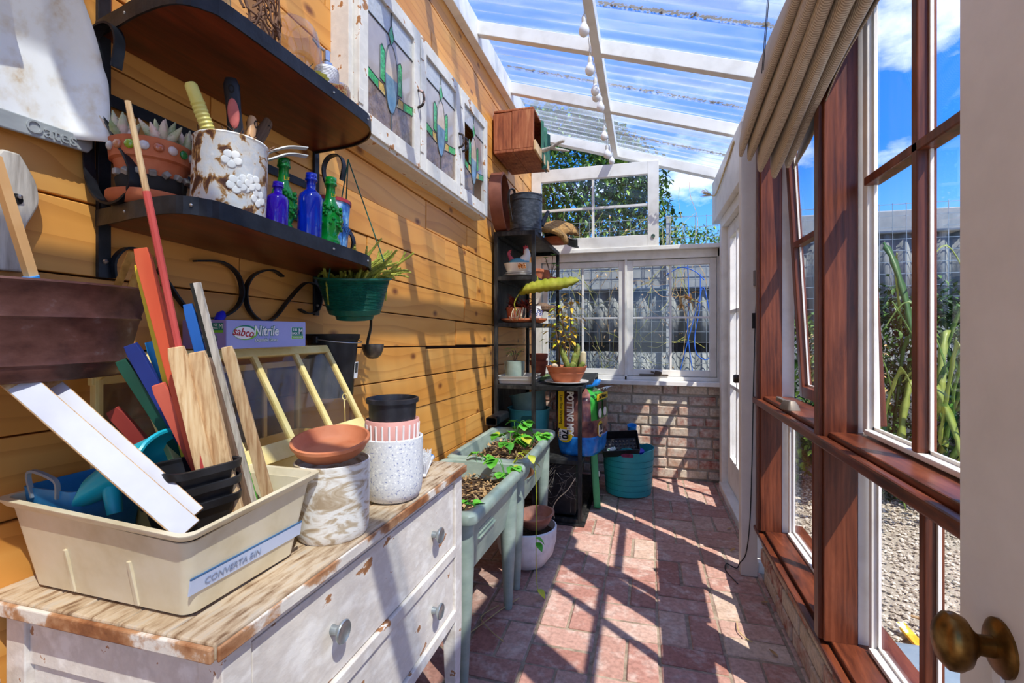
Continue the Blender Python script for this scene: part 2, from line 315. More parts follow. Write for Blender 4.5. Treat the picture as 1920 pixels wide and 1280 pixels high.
# ================================================================ STRUCTURE
def zb(x): return 2.603-.316*x             # underside of the rafters
# ---- floor: basket-weave brick paving
fl = struct('floor', MB().box(-1.02, .72, -.9, 4.2, -.06, -.006), FMORT)
mod = .2385; X0 = .046; Y0 = 2.665; r1 = random.Random(3)
brick_meshes = {}
def paver(cx_, cy_, w, d, alongY):
    key = (round(w, 3), round(d, 3))
    if key not in brick_meshes:
        me = mesh_of(MB().box(-w/2, w/2, -d/2, d/2, -.03, 0), 'brick'); me.materials.append(PAVER); brick_meshes[key] = me
    o = obj('brick', brick_meshes[key], None, fl); o.location = (cx_+r1.uniform(-.003, .003), cy_+r1.uniform(-.003, .003), r1.uniform(-.003, .0015))
    o.rotation_euler = (r1.uniform(-.006, .006), r1.uniform(-.006, .006), r1.uniform(-.012, .012))
    b = o.modifiers.new('bevel', 'BEVEL'); b.width = .004; b.segments = 1
for i in range(-5, 3):
    for j in range(-9, 7):
        ax = X0+i*mod; ay = Y0-(j+1)*mod
        if ay > 4.12 or ay+mod < .35: continue
        vert = (i+j) % 2 == 0; g = .011
        for k in (0, 1):
            if vert: x0, x1, y0, y1 = ax+k*mod/2, ax+(k+1)*mod/2, ay, ay+mod
            else: x0, x1, y0, y1 = ax, ax+mod, ay+k*mod/2, ay+(k+1)*mod/2
            x0 = max(x0, -.985); y1 = min(y1, 4.16); xm = .545 if ay < 2.5 else .60
            x1 = min(x1, xm+g)
            if x1-x0 < .03 or y1-y0 < .03: continue
            paver((x0+x1)/2, (y0+y1)/2, x1-x0-g, y1-y0-g, vert)
# ---- left wall: rows of pine boards, each board a piece
wl = struct('wall_left', MB().box(-1.06, -1.004, -.6, 4.3, -.02, 2.98), pm('dark_wall_backing', '#2a1a0e', rough=.9))
pit = .1345; r2 = random.Random(11); tilt = -.0225
joints = {3: [.9, 2.04, 2.56], 2: [1.35, 2.25], 1: [.3, 1.55, 2.73], 0: [.98, 2.526], -1: [.2, 1.3, 2.40], -2: [.75, 2.027, 2.98], -3: [1.45, 2.40], -4: [.5, 1.7, 3.0], -5: [1.2, 2.54], 4: [1.34, 2.9], 5: [.8, 2.3, 3.3]}
for k in range(-11, 13):
    z0 = 1.299+tilt*(0-.65)+k*pit
    js = joints.get(k) or sorted(r2.uniform(.1, 4.0) for _ in range(4))
    ys = [-.6]+[y for y in js]+[4.19]
    if len(js) < 4 and ys[-2] < 3.2: ys.insert(-1, r2.uniform(3.3, 3.8))
    for a, b in zip(ys, ys[1:]):
        if b-a < .12: continue
        t = r2.uniform(.022, .03); yc = (a+b)/2; zc = z0+tilt*yc+pit/2; hh = pit-r2.uniform(.0025, .006)
        if zc > 2.94 or zc < .02: continue
        if abs(a-2.027) < .01: zc -= .004; hh -= .012
        if abs(a-2.40) < .01 and k == -1: hh -= .008
        m = MB().box(-t/2, t/2, -(b-a)/2+.0015, (b-a)/2-.0015, -hh/2, hh/2)
        o = obj('board', m, PINE, wl, bevel=.0018, loc=(-.975-.028+t/2+.002, yc, zc)); o.rotation_euler = (math.atan(tilt)+r2.uniform(-.0015, .0015), 0, r2.uniform(-.001, .001))
# ---- far wall: brick dado, window, loose sash above, end rafter
wf = struct('wall_far', MB().box(-1.0, .64, 4.165, 4.30, -.02, .765), MORTAR)
r3 = random.Random(5); ch = .0848
wb = {}
for c in range(9):
    x = -1.0-(.12 if c % 2 else 0)+r3.uniform(-.03, .03)
    while x < .60:
        w = .222+r3.uniform(-.02, .012) if r3.random() > .22 else .108; x1 = min(x+w, .612); x0 = max(x, -.99)
        if x1-x0 > .03:
            h_ = ch-.017+r3.uniform(-.006, .004); d = r3.uniform(.0, .012)
            m = MB().box(-(x1-x0)/2, (x1-x0)/2, -.03, .03, -h_/2, h_/2)
            o = obj('brick', m, WBRICK, wf, bevel=.006, loc=((x0+x1)/2, 4.18-d*.8, .006+ch*c+ch/2)); o.rotation_euler = (r3.uniform(-.02, .02), r3.uniform(-.012, .012), r3.uniform(-.015, .015))
        x += w+.013
struct('trim_1', MB().box(-1.0, .60, 4.09, 4.30, .765, .80), WHITE, bevel=.004, label='white painted sill under the far window')
def sash(name, x0, x1, y0, y1, z0, z1, st, nx, nz, label=None, bot=None, top=None, mw=.016, kind='structure', mat=None):
    t = sempty(name, (x0, y0, z0)); mat = mat or WHITE; bot = bot or st; top = top or st
    if label: t['label'] = label
    for a, b, c, d in ((x0, x0+st, z0, z1), (x1-st, x1, z0, z1)): obj('stile', MB().box(a, b, y0, y1, c, d), mat, t, bevel=.003, W=True)
    obj('rail', MB().box(x0+st, x1-st, y0, y1, z0, z0+bot), mat, t, bevel=.003, W=True); obj('rail', MB().box(x0+st, x1-st, y0, y1, z1-top, z1), mat, t, bevel=.003, W=True)
    gx0, gx1, gz0, gz1 = x0+st, x1-st, z0+bot, z1-top; yc = (y0+y1)/2
    for i in range(1, nx): xx = gx0+(gx1-gx0)*i/nx; obj('glazing_bar', MB().box(xx-mw/2, xx+mw/2, yc-.014, yc+.014, gz0, gz1), mat, t, bevel=.002, W=True)
    for j in range(1, nz): zz = gz0+(gz1-gz0)*j/nz; obj('glazing_bar', MB().box(gx0, gx1, yc-.013, yc+.013, zz-mw/2, zz+mw/2), mat, t, bevel=.002, W=True)
    for i in range(nx):
        for j in range(nz):
            a = gx0+(gx1-gx0)*i/nx; b = gx0+(gx1-gx0)*(i+1)/nx; c = gz0+(gz1-gz0)*j/nz; d = gz0+(gz1-gz0)*(j+1)/nz
            obj('pane', MB().box(a+.002, b-.002, yc-.0015, yc+.0015, c+.002, d-.002), GLASS, t, W=True)
    return t
w1 = sash('window_1', -.885, -.175, 4.19, 4.235, .835, 1.80, .05, 2, 2, 'left white casement of the far window behind the plant rack')
w2 = sash('window_2', -.155, .545, 4.19, 4.235, .835, 1.80, .05, 2, 2, 'right white casement of the far window with wind-out stay')
fr = struct('trim_2', MB().box(-.97, -.89, 4.17, 4.26, .80, 1.87).box(-.89, .60, 4.17, 4.26, 1.805, 1.87).box(.55, .60, 4.17, 4.26, .80, 1.87).box(-.175, -.155, 4.17, 4.26, .80, 1.805).box(-.89, .55, 4.17, 4.26, .80, .832), WHITE, bevel=.003, label='white frame around the two far casements')
struct('trim_3', MB().box(-.97, .62, 4.12, 4.24, 1.87, 1.905), WHITE, bevel=.004, label='white transom board over the far window')
st_ = thing('window_stay', 'bronze wind-out stay with dark crank on right far casement', 'latch', (.06, 4.16, .838))
obj('bar', MB().box(-.115, .115, .0, .016, 0, .013), pm('bronze_stay', ['#4a4038', '#6b5d50'], rough=.5, metal=.6), st_, bevel=.003)
obj('crank', MB().at((.035, -.004, .022), (0, .25, 0)).box(-.028, .028, -.018, .014, -.017, .017).box(-.06, -.03, -.008, .004, -.01, .005), MATS['bronze_stay'], st_, bevel=.007)
w3 = sash('window_3', -.97, .10, 4.13, 4.172, 1.905, 2.605, .088, 2, 2, 'loose white four-pane sash mounted in the far gable', bot=.095, top=.105, mw=.02)
hr = obj('latch_hole', MB().at((.055, 4.127, 1.985), (PI/2, 0, 0)).lathe([(.016, 0), (.016, .005), (.011, .005), (.011, .001), (0, .001)], 16), pm('dull_green_metal', ['#3e5a44', '#7d8f80'], 60, rough=.4, metal=.6), w3, W=True)
# right-hand far corner post and its dark joint
struct('trim_4', MB().box(.60, .66, 4.06, 4.26, 0, 2.46), WHITE, bevel=.003, label='white corner post right of far window')
struct('trim_5', MB().box(.588, .60, 4.10, 4.16, .0, 1.88), pm('dark_gap', '#2a2320', rough=.9), label='dark joint beside the far window frame')
# ---- ceiling: rafters, purlin, ledger, corrugated sheets
ce = sempty('ceiling', (0, 2, 2.7))
def rafter(y0, y1):
    m = MB()
    def P(x, z): return [(x, y0, z), (x, y1, z), (x, y1, z+.078), (x, y0, z+.078)]
    m.loft([P(-.93, zb(-.93)), P(.66, zb(.66))]); obj('rafter', m, WHITE, ce, bevel=.003, W=True)
for y in (-.62, .1, .66, 1.30, 1.95, 2.60, 3.30): rafter(y, y+.045)
rafter(4.165, 4.235)
m = MB().box(-.275, -.23, -.6, 4.2, zb(-.25)-.006, zb(-.25)+.07); obj('purlin', m, WHITE, ce, bevel=.003, W=True)
obj('ledger', MB().box(-.974, -.925, -.6, 4.2, 2.85, 2.985), WHITE, ce, bevel=.003, W=True)
for a in (0, 1, 2, 3, 4, 5, 6):
    ya = -.60+.70*a; yb = min(ya+.78, 4.34); n = int((yb-ya)/.0075)
    def F(u, v, ya=ya, yb=yb, a=a):
        x = -.97+1.72*v; y = ya+(yb-ya)*u; return (x, y, zb(x)+.095+.0105*math.sin(2*PI*y/.0875)+.002*(a % 2))
    o = obj('roof_sheet', MB().slab(F, n, 2, .0015), POLY, ce, smooth=2, W=True)
# ---- right wall
wr = struct('wall_right', MB().box(.555, .66, -.9, 2.60, -.02, .24), MORTAR)
r4 = random.Random(9)
for c in range(3):
    y = -.9-(.1 if c % 2 else 0)
    while y < 2.56:
        w = .222+r4.uniform(-.015, .01); y1 = min(y+w, 2.585)
        if y1-y > .04: obj('brick', MB().box(-.03, .03, -(y1-y)/2, (y1-y)/2, -.033, .033), WBRICK, wr, bevel=.006, loc=(.57-r4.uniform(0, .008), (y+y1)/2, .006+.078*c+.036))
        y += w+.012
def posts(name, y0, y1, label):
    t = sempty(name, (.56, y0, .24)); t['label'] = label
    obj('post', MB().box(.515, .605, y0, y1, .27, 2.24), REDW, t, bevel=.003, W=True)
    obj('stop_bead', MB().box(.503, .517, y0+.012, y0+.05, .27, 2.24), REDW, t, bevel=.003, W=True)
    obj('outer_jamb', MB().box(.606, .658, y0+.008, y1-.008, .27, 2.24), WHITE, t, bevel=.002, W=True)
posts('trim_6', 2.485, 2.567, 'far dark stained window post beside the glazed door')
posts('trim_7', 1.652, 1.737, 'middle dark stained window post')
posts('trim_8', .835, .92, 'near dark stained window post behind the open door')
posts('trim_9', -.05, .02, 'nearest dark stained window post')
def yrail(name, y0, y1, z0, z1, x0, x1, label, step=True):
    t = sempty(name, (x0, y0, z0)); t['label'] = label
    obj('sill_board', MB().box(x0+.03, x1, y0, y1, z0+.006, z1), REDWY, t, bevel=.004, W=True)
    obj('nosing', MB().box(x0, x0+.027, y0, y1, z0, z1-.014), REDWY, t, bevel=.006, W=True)
yrail('trim_10', -.9, 2.60, .238, .272, .505, .72, 'dark stained bottom sill on the low brick wall')
yrail('trim_11', -.9, 2.585, .855, .90, .498, .655, 'dark stained middle rail between the window lights')
yrail('trim_12', -.9, 2.60, 2.20, 2.27, .498, .68, 'dark stained head of the side windows')
def sidelight(name, y0, y1, z0, z1, x, tilt_, ny, nz, label, st=.042, zs=None, mul=True, wf=False, yb=None):
    # framed light in the side wall, hinged at its top edge
    t = sempty(name, (x, y0, z1)); t['label'] = label; t.rotation_euler = (0, -tilt_, 0)
    Hh = z1-z0; Ww = y1-y0; mt = REDW
    def B(nm, a, b, c, d, mat=mt, xx=(-.02, .02), bev=.003): obj(nm, MB().box(xx[0], xx[1], a, b, c-Hh, d-Hh), mat, t, bevel=bev)
    b0 = .014 if wf else .05; B('stile', 0, st, 0, Hh); B('stile', Ww-st, Ww, 0, Hh, WHITE if wf else mt, (-.012, .012) if wf else (-.02, .02)); B('rail', st, Ww-st, 0, b0, WHITE if wf else mt); B('rail', st, Ww-st, Hh-st, Hh)
    B('putty_line', st, st+.008, b0, Hh-st, WHITE, (.003, .010), 0); B('putty_line', Ww-st-.008, Ww-st, b0, Hh-st, WHITE, (.003, .010), 0); B('putty_line', st, Ww-st, b0, b0+.008, WHITE, (.003, .010), 0)
    ys = [st]; 
    for i in range(1, ny): yy = (yb-y0) if yb else st+(Ww-2*st)*i/ny; B('glazing_bar', yy-.013, yy+.013, b0, Hh-st); B('putty_line', yy+.013, yy+.02, b0, Hh-st, WHITE, (.003, .010), 0); B('putty_line', yy-.02, yy-.013, b0, Hh-st, WHITE, (.003, .010), 0); ys.append(yy)
    ys.append(Ww-st); zz = [b0]+[z-z0 for z in (zs or [])]+[Hh-st]
    for z in zz[1:-1]: B('glazing_bar', st, Ww-st, z-.012, z+.012)
    for a, b in zip(ys, ys[1:]):
        for c, d in zip(zz, zz[1:]): B('pane', a+.001, b-.001, c+.001, d-.001, GLASS, (.002, .005), 0)
    return t
sidelight('window_4', 1.742, 2.48, .905, 2.19, .625, .055, 1, 1, 'top-hung side window pushed open beside the far post', zs=[1.59])
sidelight('window_5', .925, 1.647, .905, 2.19, .625, .0, 2, 1, 'large closed side window with dark glazing bars', zs=[1.632], st=.03, wf=True, yb=1.345)
sidelight('window_6', 1.742, 2.48, .272, .853, .64, 0, 2, 1, 'low fixed side window beside the far post', st=.02, wf=True)
sidelight('window_7', .925, 1.647, .272, .853, .64, 0, 2, 1, 'low fixed side window under the large closed one', st=.02, wf=True, yb=1.345)
sidelight('window_8', .025, .83, .905, 2.19, .625, 0, 2, 1, 'near side window behind the open door', zs=[1.632], st=.03, wf=True)
sidelight('window_9', .025, .83, .272, .853, .64, 0, 2, 1, 'near low side window behind the open door', st=.02, wf=True)
struct('trim_13', MB().prism([(.658, .90), (.695, .90), (.672, 2.2), (.660, 2.2)], 1.735, 1.775, 'y'), WHITE, bevel=.003, label='white tapered outer board beyond the middle post')
struct('trim_14', MB().box(.52, .60, -.9, 2.60, 2.27, 2.41).box(.52, .60, 2.60, 4.25, 2.075, 2.41), WHITE, bevel=.004, label='white eaves beam along the top of the glazed side')
struct('trim_15', MB().box(.45, .525, 2.60, 2.66, 0, 2.24), CREAM, bevel=.004, label='cream cover board between the dark windows and the glazed door')
# glazed door in the far part of the right wall
struct('trim_16', MB().box(.56, .66, 3.30, 4.10, 2.0, 2.075).box(.555, .66, 4.0, 4.10, 0, 2.0).box(.60, .66, 2.66, 3.32, 0, 2.075), WHITE, bevel=.003, label='white frame of the glazed side door')
struct('trim_17', MB().box(.54, .70, 2.66, 4.02, -.01, .05), WHITE, bevel=.005, label='white threshold of the glazed side door')
d1 = sempty('door_1', (.60, 3.32, .055)); d1['label'] = 'white glazed door with small panes in the right wall'
for a, b, c, d in ((3.325, 3.42, .055, 1.995), (3.90, 3.995, .055, 1.995)): obj('stile', MB().box(.60, .64, a, b, c, d), WHITE, d1, bevel=.003, W=True)
obj('rail', MB().box(.60, .64, 3.42, 3.90, .055, .27), WHITE, d1, bevel=.003, W=True); obj('rail', MB().box(.60, .64, 3.42, 3.90, 1.90, 1.995), WHITE, d1, bevel=.003, W=True)
for z in (.80, 1.35): obj('glazing_bar', MB().box(.604, .636, 3.42, 3.90, z-.012, z+.012), WHITE, d1, W=True)
obj('glazing_bar', MB().box(.604, .636, 3.648, 3.672, .27, 1.90), WHITE, d1, W=True)
for a, b in ((3.42, 3.648), (3.672, 3.90)):
    for c, d in ((.27, .788), (.812, 1.338), (1.362, 1.90)): obj('pane', MB().box(.619, .622, a, b, c, d), GLASS, d1, W=True)
kn = obj('door_knob', MB().at((.60, 3.375, .90), (0, -PI/2, 0)).lathe([(.012, 0), (.012, .02), (.026, .03), (.028, .05), (.022, .06), (0, .062)], 16), pm('dark_knob', '#3a2f28', rough=.35, metal=.5), d1, smooth=True, W=True)
# open entrance door at the right edge of the view
d2 = sempty('door_2', (.41, -.02, .02)); d2['label'] = 'cream entrance door standing open beside the near windows'
DW = .778
def DB(nm, x0, x1, a, b, c, d, bev=.003): return obj(nm, MB().box(x0, x1, a, b, c, d), CREAM, d2, bevel=bev)
DB('stile', -.02, .02, DW-.115, DW, 0, 2.03); DB('stile', -.02, .02, 0, .115, 0, 2.03)
for c, d in ((0, .22), (.86, 1.0), (1.92, 2.03)): DB('rail', -.019, .019, .115, DW-.115, c, d)
for c, d in ((.22, .86), (1.0, 1.92)):
    DB('panel', -.006, .006, .115, DW-.115, c, d)
    for a, b in ((.115, .13), (DW-.13, DW-.115)): DB('moulding', -.014, .014, a, b, c, d, .004)
BRASS = pm('aged_brass', ['#4a3215', '#7c5a2a', '#a17b42'], 12, rough=.32, metal=.85)
kn = obj('door_knob', MB().at((-.02, DW-.078, .82), (0, -PI/2, 0)).lathe([(.0, 0), (.010, .002), (.0095, .022), (.014, .028), (.0225, .034), (.0265, .043), (.026, .052), (.019, .060), (.008, .064), (0, .065)], 28, sx=1.25, sy=.92), BRASS, d2, smooth=True)
obj('rose', MB().at((-.02, DW-.078, .82), (0, -PI/2, 0)).lathe([(.028, 0), (.028, .003), (.024, .006), (.014, .009), (.0, .009)], 28, sx=1.15), BRASS, d2, smooth=True)
obj('keyhole_plate', MB().at((-.021, DW-.078, .79), (0, -PI/2, 0)).prism(rrect(.03, .014, .006), 0, .004), pm('chipped_cream', '#e9e4da'), d2)
# wall behind the viewer, with the doorway the view is taken from
struct('wall_near', MB().box(-1.0, -.46, -.75, -.62, 0, 2.9).box(.45, .70, -.75, -.62, 0, 2.45).box(-.46, .45, -.75, -.62, 2.06, 2.75), WHITE)
# ================================================================ LEFT WALL: SHELF UNIT AND WHAT STANDS ON IT
LOW = lambda y: 1.418-.05*(y-.68)          # top of the sagging lower shelf
sh = thing('wall_shelf', 'two-tier wrought iron wall shelf with mahogany boards and scrolls', 'shelf', (-.975, .97, 1.30))
outl = [(-.974, .655), (-.90, .64), (-.845, .628), (-.775, .62)]+[(-.74, .627), (-.717, .65), (-.706, .69)]+[(-.704, .9), (-.704, 1.09)]+[(-.712, 1.135), (-.735, 1.178), (-.775, 1.212), (-.83, 1.236), (-.93, 1.25), (-.974, 1.255)]
outl = [(p.x, p.y) for p in smoothpath([(x, y, 0) for x, y in outl], 3)]
def shelfpair(zf, t):
    def R(o, zo): return [(x, y, zf(y)+zo) for x, y in o]
    b = obj('shelf_board', MB().loft([R(outl, -.02), R(outl, -.001)]), SHELFW, sh, W=True)
    e = obj('edge_band', MB().ribbon([(x+(.0035 if x > -.9 else 0), y-(.002 if y < .66 else 0), zf(y)-.011) for x, y in outl], .03, .004, (0, 0, 1)), BLACKM, sh, W=True)
    for i in (4, 13, 22, 25, 33): obj('screw', MB().at((outl[i][0]+.006, outl[i][1]-(.004 if i < 14 else 0), zf(outl[i][1])-.011)).ball((0,0,0), .003, 8, 4), pm('steel_screw', '#b9b9b6', rough=.3, metal=.9) if 'steel_screw' not in MATS else MATS['steel_screw'], sh, W=True)
shelfpair(lambda y: 1.766, 0); shelfpair(LOW, 1)
for y, za, zc in ((.662, 1.30, 1.86), (1.262, 1.25, 1.75)):
    obj('upright', MB().box(-.974, -.966, y-.011, y+.011, za, zc), BLACKM, sh, bevel=.001, W=True)
    obj('screw', MB().at((-.965, y, za+.03)).ball((0,0,0), .005, 8, 4), MATS['steel_screw'], sh, W=True)
    ys = y-.027 if y < 1 else y+.028
    sc_ = smoothpath([(x, ys, z) for x, z in ((-.90, 1.665), (-.892, 1.71), (-.905, 1.738), (-.93, 1.744), (-.955, 1.73), (-.963, 1.69), (-.935, 1.61), (-.90, 1.545), (-.868, 1.50), (-.858, 1.468), (-.872, 1.436), (-.907, 1.425), (-.942, 1.44), (-.963, 1.48), (-.967, 1.55))], 4)
    obj('scroll', MB().ribbon(sc_, .018, .004, (0, 1, 0)), BLACKM, sh, smooth=True, W=True)
for z in (1.635, 1.53): obj('back_bar', MB().box(-.972, -.968, .655, 1.265, z-.011, z+.011), BLACKM, sh, W=True)
for pts in ([(.675, 1.30), (.675, 1.335), (.698, 1.361), (.73, 1.355), (.765, 1.322), (.812, 1.262), (.845, 1.238), (.884, 1.231), (.928, 1.241), (.962, 1.265), (.974, 1.30), (.958, 1.342), (.913, 1.364), (.844, 1.357)],
            [(1.111, 1.352), (1.08, 1.364), (1.044, 1.360), (1.005, 1.34), (.985, 1.305), (.992, 1.26), (1.026, 1.231), (1.06, 1.229), (1.09, 1.245), (1.13, 1.285), (1.175, 1.325), (1.21, 1.345), (1.25, 1.34), (1.272, 1.305), (1.265, 1.275), (1.245, 1.258), (1.21, 1.255), (1.179, 1.265)]):
    obj('scroll', MB().ribbon(smoothpath([(-.962, y, z) for y, z in pts], 4), .014, .004, (1, 0, 0)), BLACKM, sh, smooth=True, W=True)
# ---- top shelf
ZT = 1.7655
b = thing('pine_box', 'small bare pine box on the top shelf beside the twig basket', 'box', (-.845, .715, ZT), .35)
for x0, x1, y0, y1 in ((-.06, .06, -.06, -.052), (-.06, .06, .052, .06), (-.06, -.052, -.052, .052), (.052, .06, -.052, .052)): obj('side', MB().box(x0, x1, y0, y1, .006, .16), PINE2, b, bevel=.001)
obj('base', MB().box(-.06, .06, -.06, .06, 0, .006), PINE2, b)
tw = thing('twig_basket', 'woven dark twig basket at the left of the top shelf', 'basket', (-.80, .822, ZT))
rr = random.Random(4); TWIG = pm('dark_twig', ['#4e3426', '#7a5640', '#9a765a'], 20, rough=.8)
for k in range(46):
    a = rr.uniform(0, 2*PI); da = rr.uniform(-1.5, 1.5); z0 = rr.uniform(0, .1); z1 = rr.uniform(.03, .165); R0 = rr.uniform(.054, .066)
    pts = [(R0*math.cos(a+da*t+.1*math.sin(9*t+k)), R0*math.sin(a+da*t+.1*math.sin(9*t+k)), max(.004, z0+(z1-z0)*t+.012*math.sin(7*t+k))) for t in [i/7 for i in range(8)]]
    obj('twig', MB().tube(pts, [.0028*(1-.5*i/7) for i in range(8)], 5), TWIG, tw, smooth=True)
for z in (.003, .165): obj('hoop', MB().tube([(.06*math.cos(2*PI*i/20), .06*math.sin(2*PI*i/20), z+.003*math.sin(i*2)) for i in range(21)], .004, 6), TWIG, tw, smooth=True)
gb = thing('glass_bowl', 'clear glass bowl of dried moss on the top shelf', 'bowl', (-.795, .95, ZT))
CLEAR = glass('clear_glassware', '#f4f2ee', gloss=.05, refl=.85)
obj('bowl', MB().lathe([(.0, .0), (.045, .0), (.060, .02), (.0665, .06), (.064, .10), (.056, .135), (.048, .148), (.046, .147), (.054, .133), (.062, .10), (.0645, .06), (.058, .022), (.044, .003), (0, .003)], 32), CLEAR, gb, smooth=True)
mo = MB(); r_ = random.Random(8)
for k in range(160): a = r_.uniform(0, 6.28); q_ = r_.uniform(0, .05); mo.rock((q_*math.cos(a), q_*math.sin(a), .012+r_.uniform(0, .035)*(1-q_*8)), r_.uniform(.004, .008), r_)
for k in range(30): a = r_.uniform(0, 6.28); mo.tube([(0.03*math.cos(a), .03*math.sin(a), .02), (.05*math.cos(a+.6), .05*math.sin(a+.6), .03+r_.uniform(0, .03))], .001, 4)
o = obj('dried_moss', mo, pm('dried_moss', ['#2c2619', '#4d4230', '#8a7a55'], 30, rough=.95), gb); o['kind'] = 'stuff'
so = thing('soap_dispenser', 'white ribbed soap dispenser with chrome pump on the top shelf', 'dispenser', (-.765, 1.035, ZT))
pr = [(0, 0), (.0285, 0)]
for i in range(22): pr += [(.0295, .003+i*.0036), (.0282, .0048+i*.0036)]
obj('bottle', MB().lathe(pr+[(.0285, .083), (.026, .086), (0, .086)], 28), pm('white_ceramic', '#e9e9ee', rough=.3), so, smooth=True)
CHR = pm('chrome', '#c9ccd2', rough=.18, metal=1)
obj('collar', MB().lathe([(0, .084), (.015, .084), (.014, .100), (.006, .102), (.006, .108), (0, .108)], 20), CHR, so, smooth=True)
obj('pump_head', MB().lathe([(0, .106), (.0085, .106), (.0085, .130), (0, .131)], 16).tube([(0, 0, .128), (-.012, -.016, .137), (-.018, -.028, .150)], [.004, .0035, .003], 8), CHR, so, smooth=True)
yd = thing('scalloped_dish', 'small yellow scalloped dish at the front of the top shelf', 'dish', (-.7375, .955, ZT))
obj('dish', MB().lathe([(0, 0), (.016, 0), (.024, .012), (.030, .024), (.0285, .0245), (.022, .013), (.014, .003), (0, .003)], 40, fn=lambda a, z: 1+.07*math.cos(10*a)*min(1, z/.02)), pm('yellow_glaze', ['#c9b520', '#e8d838'], 12, rough=.25), yd, smooth=2)
ob = thing('patterned_bowl', 'small orange patterned bowl at the front of the top shelf', 'bowl', (-.737, 1.028, ZT))
obj('bowl', MB().lathe([(0, 0), (.02, 0), (.029, .008), (.0315, .02), (.030, .03), (.028, .030), (.0285, .019), (.025, .009), (0, .005)], 28), pm('orange_scroll_print', ['#b8521e', '#cf6a2a', '#e9b85c', '#f0cd80'], 60, dist=2.5, pos=[.44, .49, .52, .6], rough=.35), ob, smooth=True)
am = thing('cut_glass_cup', 'amber cut glass cup at the right of the top shelf', 'cup', (-.785, 1.105, ZT))
obj('cup', MB().lathe([(0, 0), (.02, 0), (.018, .008), (.026, .018), (.034, .04), (.034, .066), (.030, .080), (.028, .079), (.032, .065), (.032, .041), (.022, .02), (0, .014)], 32, fn=lambda a, z: 1+.018*math.cos(16*a)), glass('amber_glass', '#ecd9b4', gloss=.12, milky=.25), am, smooth=2)
# ---- lower shelf
def onlow(x, y, dz=0): return (x, y, LOW(y)+dz)
pot = thing('terracotta_pot', 'terracotta pot studded with glass beads holding pale succulents', 'pot', onlow(-.888, .69, .017))
obj('pot', MB().lathe([(0, 0), (.045, 0), (.054, .055), (.057, .072), (.063, .075), (.0655, .108), (.062, .110), (.057, .108), (.054, .075), (.044, .01), (0, .01)], 36), TERRA, pot, smooth=True)
obj('dark_band', MB().lathe([(.0468, .004), (.0485, .004), (.055, .043), (.053, .045)], 36, fn=lambda a, z: 1+(.02*math.sin(7*a) if z > .03 else 0)), pm('chalk_black_paint', ['#1f1d1c', '#34312e'], 20, rough=.9), pot, smooth=2)
obj('soil', MB().lathe([(0, .098), (.058, .096), (0, .09)], 20), SOIL, pot)
beads = [('#d9d3ce', 1), ('#d98a5c', 0), ('#9ac21e', 0), ('#e3dedb', 1), ('#c96f45', 0), ('#e9d9d4', 1), ('#0f8a3c', 0), ('#e8e4df', 1), ('#caa58c', 1)]
for i, (c, g) in enumerate(beads):
    a = math.radians(-105+i*19)
    m = pm('bead_%d' % i, c, rough=.08, coat=1, trans=.3)
    obj('glass_bead', MB().at((.065*math.cos(a), .065*math.sin(a), .092), (0, PI/2, a)).ball((0,0,0), .0085, 14, 8, (1, 1, .6)), m, pot, smooth=2)
STN = pm('grey_gemstone', ['#6b6660', '#8d8880', '#b5aca3'], 40, rough=.3)
for i in range(8):
    a = math.radians(-100+i*21); obj('stone', MB().at((.0565*math.cos(a), .0565*math.sin(a), .048), (i, .7*i, a)).cbox((0,0,0), (.011, .011, .011)), STN, pot, bevel=.002)
SUC = pm('pale_succulent', ['#8d9a62', '#c3bf9c', '#e3c3b4', '#efe3d6'], 9, rough=.5, pos=[.3, .45, .6, .72])
rr = random.Random(21)
for (cx_, cy_, zz, n) in ((-.02, -.04, .105, 11), (.03, -.005, .105, 11), (-.005, .035, .11, 10), (.035, .04, .10, 10)):
    for k in range(n):
        a = k*2.4; el = 1.35-.09*k; ln = .036+.010*rr.random()
        d = (math.cos(a)*math.cos(el), math.sin(a)*math.cos(el), math.sin(el))
        mb = MB(); n_ = 6; P_ = [Vector((cx_, cy_, zz))+Vector(d)*ln*t+Vector((0, 0, .012*t*t)) for t in [i/5 for i in range(6)]]
        mb.tube(P_, [.006, .0085, .009, .0075, .005, .001], 7)
        for t in (1, 2, 3, 4):
            sdv = Vector(d).cross(Vector((0, 0, 1))).normalized()
            for s_ in (-1, 1): mb.ball(P_[t]+sdv*s_*[.006, .0085, .009, .0075, .005, .001][t], .0013, 5, 3)
        obj('leaf', mb, SUC, pot, smooth=2)
sa = solo('terracotta_saucer', 'terracotta saucer under the bead-studded succulent pot', 'saucer', MB().lathe([(0, 0), (.056, 0), (.064, .006), (.069, .013), (.069, .022), (.064, .024), (.063, .014), (.052, .008), (0, .008)], 40), TERRA, onlow(-.888, .69, .008), smooth=True); sa.rotation_euler = (-.05, 0, 0)
TINM = pm('rusty_painted_tin', ['#4a2a1c', '#6e4630', '#b98a4a', '#e9e4d8', '#dfe4e6', '#f3f1ea'], 34, (1, 1, .8), 8, [.31, .39, .435, .47, .6, .7], rough=.6, bump=.2, dist=.6)
tin = thing('rusty_tin', 'rusty white painted tin crammed with garden tool handles', 'tin', onlow(-.775, .752, .004)); tin.rotation_euler = (-.05, 0, 0)
obj('can', MB().lathe([(0, 0), (.063, 0), (.064, .003), (.064, .14), (.066, .143), (.064, .146), (.062, .143), (.062, .006), (0, .005)], 40), TINM, tin, smooth=True)
FLW = pm('raised_white_flower', ['#d9dad6', '#f2f0ea'], 20, rough=.5)
